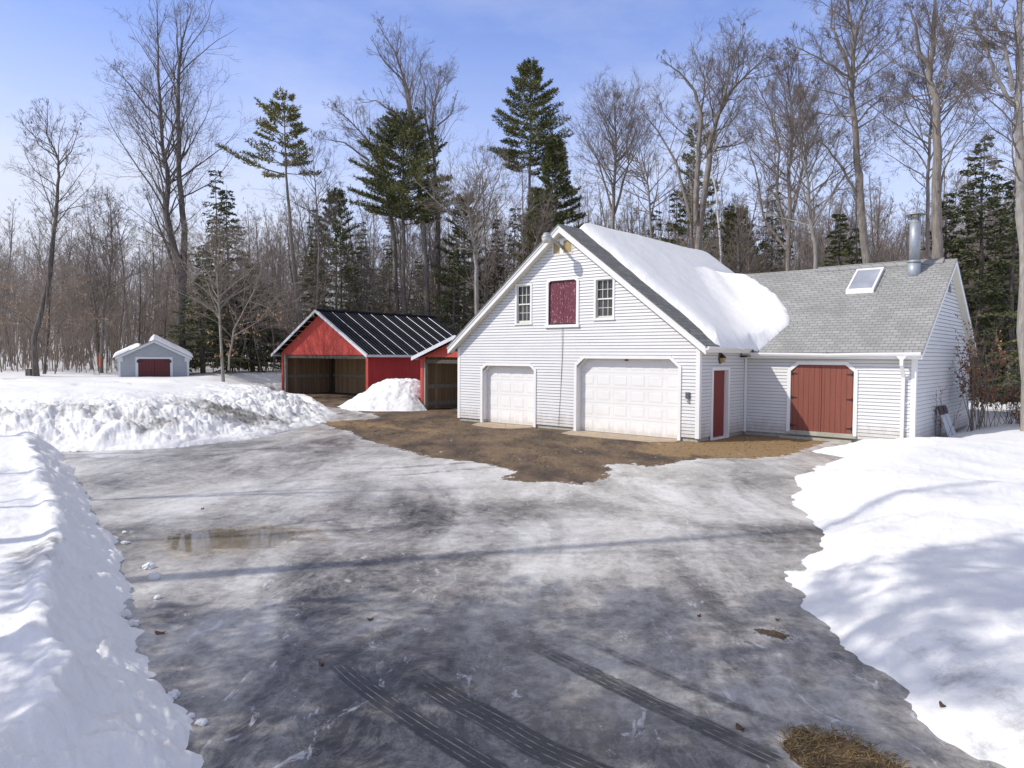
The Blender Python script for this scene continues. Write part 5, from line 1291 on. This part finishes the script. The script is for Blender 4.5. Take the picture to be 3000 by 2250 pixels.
hem(1330, 720, 54, 2.8, 76, 'evergreen behind the pale crooked beech', 1.)
hem(1450, 640, 60, 2.8, 77, 'evergreen peeping over the left garage roof slope', 1.)
hem(1975, 560, 47, 2.2, 78, 'dark evergreen rising over the snowy ridge', 1.)
hem(2240, 700, 44, 2.4, 79, 'brownish evergreen behind the left end of the wing ridge', 1., 'pine')
hem(2450, 610, 39, 2.6, 80, 'dark hemlock behind the wing ridge left of the tall maple', 1.15)
hem(2500, 655, 36, 2.0, 81, 'lower dark hemlock beside the tall maple trunk', 1.15)
hem(2865, 385, 36, 4.0, 82, 'huge dark hemlock behind the wing gable', 1.25)
hem(2760, 560, 39, 2.9, 83, 'dark hemlock behind the maple and stove pipe', 1.15)
hem(2960, 520, 33, 2.8, 84, 'hemlock behind the pale trunk at the right edge', 1.15)
hem(3080, 330, 40, 4.2, 85, 'tall hemlock at the far right edge', 1.2)
hem(3030, 900, 26, 2.6, 86, 'low shaded hemlock at the right edge behind the brush', 1.1)

# ------------------------------------------------------------------ the woods behind
NV = 6
variants = []
for i in range(NV):
    rnd = random.Random(900+i); Ht = 14+i*.5
    L = [leader(rnd, (0, 0, 0), norm(rnd.gauss(0, .04), rnd.gauss(0, .04), 1), Ht, .13, .015, 12, .05, .05)]
    if i % 2:
        P, R_ = L[0]; k = 5; L.append(leader(rnd, P[k], norm(rnd.gauss(0, .35), rnd.gauss(0, .35), 1), Ht*.5, .07, .012, 7, .06, .08))
    T, C = bare_tree(950+i, L, Ht, n1=38, f0=.16, lr=.23, n2=7, n3=5, n4=3, tw=.0075, sides=6, up=.13, ang=.75)
    variants.append((Ht, T, C))
def join_tb(a, b):
    n = len(a.V); return a.V+b.V, a.F+[tuple(q+n for q in f) for f in b.F], [0]*len(a.F)+[1]*len(b.F)
vm = []
for i, (Ht, T, C) in enumerate(variants):
    V, F_, mi = join_tb(T, C); me = rawmesh('woodland_tree', V, F_, [M['bark'] if i % 3 else M['bark_dark'], M['twig'] if i % 2 else M['twig_brown']], link=False, mi=mi); vm.append((Ht, me))
rnd = random.Random(77); cnt = 0
def clear(x, y):
    if y < 40 and x < 6.5: return False
    u = -(x-CX)*math.cos(TH)+(y-CY)*math.sin(TH); w_ = (x-CX)*math.sin(TH)+(y-CY)*math.cos(TH)
    if -8.5 < u < 34 and -6 < w_ < 17: return False
    if math.hypot(x-SHC[0], y-SHC[1]) < 6: return False
    return not (y < 42 and u > -9)
tries = 0; placed = []
while cnt < 285 and tries < 20000:
    tries += 1; D = 27+ (rnd.random()**.8)*80; px = rnd.uniform(-150, 3150)
    x, _ = at(px, D)
    if not clear(x, D) or (px > 2750 and D < 31): continue
    if any((x-a)**2+(D-b)**2 < 1.6**2 for a, b in placed): continue
    placed.append((x, D)); Ht, me = vm[rnd.randrange(NV)]
    # crown line of the woods as the photo shows it: lower at the left, higher to the right
    tgt = 700-.05*px+rnd.uniform(-110, 170) if px > 900 else 760+rnd.uniform(-120, 150)
    _, zt_ = at(px, D, tgt); hh_ = max(7, min(22, zt_)); s = hh_/Ht
    o = bpy.data.objects.new('woodland_tree', me); COL.objects.link(o); o.location = (x, D, gz(x, D)-.1); o.rotation_euler = (0, 0, rnd.uniform(0, 6.28)); o.scale = (s*.95, s*.95, s)
    tag(o, 'slim bare grey tree among many in the woods behind the buildings', 'tree', 'bare trees of the woods'); cnt += 1
# brush and saplings between the trees, one mass
def brush(name, seed, n, gen_xy, h0, h1, twn, mat, **k):
    rnd = random.Random(seed); B = TB()
    for i in range(n):
        x, y = gen_xy(rnd); z = gz(x, y)-.1 if name != 'distant_woods' else 1.; Hs_ = rnd.uniform(h0, h1)
        P, R_, _ = path(rnd, (x, y, z), norm(rnd.gauss(0, .12), rnd.gauss(0, .12), 1), Hs_, 4, .08, .05, .012+.0035*Hs_, .006); B.tube(P, R_, 3)
        for j in range(twn):
            p, d = lerpP(P, rnd.uniform(.2, 1)); L = Hs_*rnd.uniform(.12, .34); P2, R2, _ = path(rnd, p, side_dir(rnd, d, rnd.uniform(.5, 1.1)), L, 2, .15, .06, .009, .005); B.tube(P2, R2, 3)
            for q in range(2):
                p3, d3 = lerpP(P2, rnd.uniform(.2, 1)); d3 = side_dir(rnd, d3, .7); L3 = L*.45; B.tube([p3, (p3[0]+d3[0]*L3, p3[1]+d3[1]*L3, p3[2]+d3[2]*L3)], [.006, .004], 3)
    o = rawmesh(name, B.V, B.F, M[mat]); tag(o, kind='stuff', **k); return o
def gxy(D0, D1, pw=1.):
    def f(rnd):
        while True:
            D = D0+(D1-D0)*rnd.random()**pw; px = rnd.uniform(-200, 3250); x, _ = at(px, D)
            if clear(x, D): return x, D
    return f
brush('undergrowth', 5, 3000, gxy(43, 80), 2.5, 9.5, 11, 'twig_brown', label='brown tangle of saplings and brush filling the woods behind the buildings', cat='undergrowth')
def gxr(rnd):
    while True:
        D = rnd.uniform(24, 44); px = rnd.uniform(2050, 3250); x, _ = at(px, D)
        if clear(x, D): return x, D
brush('undergrowth', 6, 1500, gxr, 2.0, 8, 12, 'twig_brown', label='brown branch tangle close behind the wing and right gable', cat='undergrowth')
def gfar(rnd): a = rnd.uniform(-.80, .80); r = rnd.uniform(95, 150); return r*math.sin(a), r*math.cos(a)
brush('distant_woods', 7, 1900, gfar, 7, 14, 12, 'twig_brown', label='far brown mass of bare woods closing the view between the trunks', cat='woods')
# more evergreens woven through the woods
rnd = random.Random(404)
ev = []
for i in range(3):
    Hh = 9+i*2.5; T, N = hemlock(500+i, Hh, 2.3+.3*i, .13, .62, .8); V, F_, mi = join_tb(T, N); ev.append((Hh, rawmesh('hemlock_tree', V, F_, [M['bark_dark'], M['hemlock' if i != 1 else 'pine']], link=False, mi=mi, smooth=False)))
for i in range(34):
    for _ in range(50):
        D = rnd.uniform(46, 82); px = rnd.choice([rnd.uniform(520, 1650), rnd.uniform(900, 1500), rnd.uniform(1900, 3100)]); x, _z = at(px, D)
        if clear(x, D): break
    Hh, me = ev[i % 3]; s = rnd.uniform(.75, 1.25)
    o = bpy.data.objects.new('hemlock_tree', me); COL.objects.link(o); o.location = (x, D, gz(x, D)-.1); o.rotation_euler = (0, 0, rnd.uniform(0, 6.28)); o.scale = (s, s, s)
    tag(o, 'dark evergreen among the bare trees of the woods', 'hemlock', 'evergreens scattered through the woods')
# trees left of the view whose shadows cross the lot
x, y = -9.6, 3.2; T, N = pine_tree(601, 16.5, 5.0, 2.3, .2, .62, 5, .9, (0, 0), .85, lambda t: (1-t)**.45)
put_tree('pine_tree', T.mesh('trunk', M['bark']), N.mesh('crown', M['pine'], False), x, y, hz(x, y)-.1, label='pine beyond the left edge shading the near end of the icy lot', cat='pine')
for i, (x, y, Ht, rr) in enumerate(((-12.6, 5.35, 20, .20), (-17.5, 9.5, 16, .12), (-20.5, 14.5, 17, .13), (-15.8, 6.6, 15, .12))):
    rnd = random.Random(620+i); L = [leader(rnd, (0, 0, 0), (0, 0, 1), Ht, rr, .04 if i == 0 else .02, 10, .02, .02)]
    T, C = bare_tree(630+i, L, Ht, n1=16, f0=.45, lr=.2, n2=6, n3=4, n4=2)
    put_tree('bare_tree', T.mesh('trunk', M['bark']), C.mesh('crown', M['twig']), x, y, hz(x, y)-.1,
             label=['tall bare tree beyond the left edge casting the long thin shadow across the lot', 'bare tree beyond the left edge, second from the camera', 'bare tree beyond the left edge, farthest from the camera', 'bare tree beyond the left edge beside the shadow-casting tall one'][i], cat='tree')

# ------------------------------------------------------------------ plants and small things by the wing gable
def stems_bush(name, label, c, n, h, spread, mat, rmax, seed, leaf=None, nleaf=0, lz=(0, 9), tw=6, cat='shrub', ll=.10):
    rnd = random.Random(seed); B = TB(); Lf = TB(); x, y = c; z = hz(x, y)-.05
    for i in range(n):
        a = rnd.uniform(0, 6.28); d = norm(math.cos(a)*rnd.uniform(0, spread), math.sin(a)*rnd.uniform(0, spread), 1)
        P, R_, _ = path(rnd, (rnd.gauss(0, .12), rnd.gauss(0, .12), 0), d, h*rnd.uniform(.55, 1.05), 6, .09, .03, rmax, .004); B.tube(P, R_, 4)
        for j in range(tw):
            p, dd = lerpP(P, rnd.uniform(.3, 1)); P2, R2, _ = path(rnd, p, side_dir(rnd, dd, rnd.uniform(.4, .9)), h*rnd.uniform(.08, .25), 3, .12, .05, .005, .003); B.tube(P2, R2, 3)
            for q in range(nleaf):
                p3, _d = lerpP(P2, rnd.random())
                if lz[0] < p3[2] < lz[1]: Lf.blade(p3, norm(rnd.gauss(0, .6), rnd.gauss(0, .6), -.8), ll*rnd.uniform(.6, 1.3), ll*.6, rnd)
    e = empty(name, (x, y, z), 0, label=label, cat=cat)
    o = bpy.data.objects.new('stems', B.mesh('stems', M[mat])); COL.objects.link(o); o.parent = e
    if nleaf and Lf.F: o = bpy.data.objects.new('dry_leaves', Lf.mesh('dry_leaves', M[leaf], False)); COL.objects.link(o); o.parent = e
    return e
p = W(-5.65, 7.6); stems_bush('shrub', 'tall upright shrub with dry brown leaves against the wing gable wall', (p.x, p.y), 16, 3.7, .22, 'bark', .014, 11, 'brownleaf', 7, (1.0, 9), 9, ll=.10)
p = W(-5.75, 8.6); stems_bush('shrub', 'shrub with a skirt of dead brown leaves behind the tall upright shrub', (p.x, p.y), 14, 3.2, .35, 'twig_brown', .012, 12, 'brownleaf', 7, (0, 1.4), 9, ll=.13)
for i, (u, w_, h, lab) in enumerate(((-6.4, 9.3, 1.5, 'reddish bare twig bush right of the leafy shrubs'), (-7.4, 9.8, 1.3, 'low red-stemmed bush between the leafy shrubs and the edge trunk'), (-8.5, 10.0, 1.4, 'red-stemmed bush nearest the right edge of the picture'), (-7.0, 8.2, .8, 'short twiggy bush poking from the shaded snow'), (-9.2, 8.2, .9, 'small spiky bush under the pale edge trunk'))):
    p = W(u, w_); stems_bush('twig_bush', lab, (p.x, p.y), 26, h, .85, 'twig_red', .008, 20+i, 'brownleaf', 1 if i % 2 else 0, tw=6, cat='bush')
p = W(-5.1, 5.3); stems_bush('weed', 'single thin weed with dark seed heads against the wing gable', (p.x, p.y), 4, 1.7, .3, 'twig_red', .006, 31, 'brownleaf', 3, tw=5, cat='weed', ll=.05)
# two leaning boards with dark tops
for k, (y0, y1, lab) in enumerate(((5.50, 5.95, 'grey board with dark square top leaning on the wing gable, nearer one'), (6.10, 6.55, 'grey board with dark square top leaning on the wing gable, farther one'))):
    e = empty('leaning_board', W(-4.9, 0), -TH, label=lab, cat='board'); a, b = (.34, .22), (.06, 1.0)
    mb = MB(); zt_ = .78
    def q(y, z, o=0): t = (z-a[1])/(b[1]-a[1]); return (a[0]+(b[0]-a[0])*t+o, y, z)
    mb.hexa([q(y0, .0), q(y1, .0), q(y1, .0, .03), q(y0, .0, .03), q(y0, zt_), q(y1, zt_), q(y1, zt_, .03), q(y0, zt_, .03)]); mb.build('board', M['grey_trim'], e)
    mb = MB(); mb.hexa([q(y0, zt_+.001, -.01), q(y1-.05, zt_+.001, -.01), q(y1-.05, zt_+.001, .05), q(y0, zt_+.001, .05), q(y0, 1.02, -.01), q(y1-.05, 1.02, -.01), q(y1-.05, 1.02, .05), q(y0, 1.02, .05)]); mb.build('dark_end', paint('dark_end_paint', (.07, .05, .06), .1, .6, 5), e)
# orange flagging on a sapling, short post, dry stalks
x, z = at(291, 43, 1052); z0 = gz(x, 43); mb = MB(); rnd = random.Random(3)
e = empty('marker_stake', (x, 43, z0), 0, label='small bright orange marker in the woods left of the grey shed', cat='marker')
mb.tube([(0, 0, -.1), (.02, 0, z-z0+.35)], .02, 6); mb.build('stake', M['oldwood'], e)
mb = MB(); zz = z-z0-.25; mb.hexa([(-.03, -.03, zz-.15), (.07, -.02, zz-.2), (.07, .0, zz-.2), (-.03, -.0, zz-.15), (-.01, -.03, zz+.50), (.06, -.02, zz+.42), (.06, 0, zz+.42), (-.01, 0, zz+.50)]); mb.build('flag', M['orange'], e)
x, z = at(85, 41, 1108); z0 = gz(x, 41); mb = MB(); mb.box((-.14, -.1, -.2), (.14, .1, max(.4, z-z0+.15))); o = mb.build('post_stub', M['bark_dark']); o.location = (x, 41, z0); tag(o, 'short dark post stub in the snow at the far left', 'post')
# lumps of snow on the ice along the left bank
rnd = random.Random(8)
for i, (x, y, r, lab) in enumerate(((-3.55, 7.12, .05, 'small round snow lump on the ice near the middle of the left bank'), (-3.60, 6.62, .085, 'larger rounded snow lump at the left bank edge above the brown leaf'), (-3.42, 6.42, .06, 'snow lump beside the larger one at the left bank edge'),
                                 (-2.05, 4.68, .055, 'snow lump low on the left bank edge, right one of the bottom pair'), (-2.16, 4.76, .045, 'snow lump low on the left bank edge, left one of the bottom pair'), (-2.42, 5.05, .07, 'snow lump above the bottom pair on the left bank edge'),
                                 (-3.9, 7.75, .10, 'angular snow block at the foot of the left bank beside the puddle'), (-4.15, 8.15, .09, 'snow block just beyond the angular one at the left bank foot'), (-5.0, 9.2, .06, 'far snow lump on the left bank edge'), (-5.3, 9.75, .05, 'farthest snow lump on the left bank edge'))):
    mb = MB(); prof = [(.001, -1), (.6, -.8), (.95, -.35), (1, .1), (.75, .62), (.35, .88), (.001, .95)]; lathe(mb, (0, 0, 0), prof, 14)
    sx_, sy_, sz_ = rnd.uniform(.9, 1.4), rnd.uniform(.8, 1.1), rnd.uniform(.7, .9)
    V = np.array(mb.V); nn = fbm(V[:, 0]*1.6+i*7, V[:, 1]*1.6+V[:, 2]*1.3, 3, 700+i); r *= .68; V = V*(.45+1.0*nn)[:, None]*np.array([sx_, sy_, sz_])*r; mb.V = [tuple(v) for v in V]
    o = mb.build('snow_lump', M['rockice'], smooth=i % 3 == 0); o.location = (x, y, r*.35); o.rotation_euler = (0, 0, rnd.uniform(0, 6)); tag(o, lab, 'snow lump')
# leaves and bark scraps frozen on the ice
for i, (x, y, l, lab) in enumerate(((-3.08, 6.22, .10, 'brown oval leaf lying against the left snow bank'), (-4.9, 11.3, .10, 'tiny dark leaf on the ice beyond the puddle'), (-1.5, 5.6, .08, 'dark scrap on the ice left of the tyre tracks'), (1.79, 6.71, .08, 'small brown leaf on the ice left of the grass tuft'),
                                 (1.53, 4.66, .12, 'dark bark scrap on the ice near the bottom grass patch'), (-1.3, 6.57, .10, 'dark leaf scrap in the middle of the near ice'), (2.98, 4.85, .10, 'reddish leaf on the snow above the bottom grass patch'), (2.5, 6.62, .07, 'small leaf on the ice right of the grass tuft'))):
    B = MB(); n = 10; l *= .62 if i else 1; pts = [(l*.5*math.cos(a), l*.3*math.sin(a)*(1+.3*math.cos(3*a)), .012+.012*math.cos(2*a)) for a in [2*math.pi*k/n for k in range(n)]]
    B.face(pts); B.face([(a, b, c-.004) for a, b, c in reversed(pts)])
    for k in range(n): p0, p1 = pts[k], pts[(k+1) % n]; B.face([p0, (p0[0], p0[1], p0[2]-.004), (p1[0], p1[1], p1[2]-.004), p1])
    o = B.build('leaf', M['leaf']); o.location = (x, y, max(0, hz(x, y))+.002); o.rotation_euler = (0, 0, i*1.3); tag(o, lab, 'leaf')
p = W(20.2, 4.2); stems_bush('dry_stalks', 'dry tan stalks sticking up before the red side wall', (p.x, p.y), 6, 1.5, .25, 'twig_pale', .008, 51, 'tanleaf', 2, tw=4, cat='weed')
# matted grass blades on the two bare patches close to the camera and along the mud edge
rnd = random.Random(12); B = TB()
def inpoly(x, y, P): return pdist(np.array([x]), np.array([y]), P)[0] < .05
nb = 0
while nb < 5200:
    x, y = rnd.uniform(1.7, 2.6), rnd.uniform(3.2, 6.5)
    if not (inpoly(x, y, G2) or (inpoly(x, y, G1) and rnd.random() < .15)): continue
    a = rnd.gauss(.6, .9); B.blade((x, y, .004), norm(math.cos(a), math.sin(a), abs(rnd.gauss(0, .22))), rnd.uniform(.03, .09), .0045, rnd); nb += 1
for _ in range(9000):
    x, y = rnd.uniform(-6, 8.5), rnd.uniform(14, 28); u = -(x-CX)*math.cos(TH)+(y-CY)*math.sin(TH); w_ = (x-CX)*math.sin(TH)+(y-CY)*math.cos(TH)
    if w_ > 2.9 or (u > -.3 and w_ > -.05) or (-.2 < w_+1.0 and .3 < u < 4.6) or not inpoly(x, y, MUD) or y < 14.8: continue
    a = rnd.gauss(.6, 1.2); B.blade((x, y, .0), norm(math.cos(a), math.sin(a), abs(rnd.gauss(0, .3))), rnd.uniform(.04, .11), .012, rnd)
m_ = m_leafy('straw_grass', (.09, .06, .025), (.34, .235, .10), 3); o = rawmesh('matted_grass', B.V, B.F, m_, smooth=False); tag(o, 'flattened tan winter grass on the thawed patches', 'grass', kind='stuff')
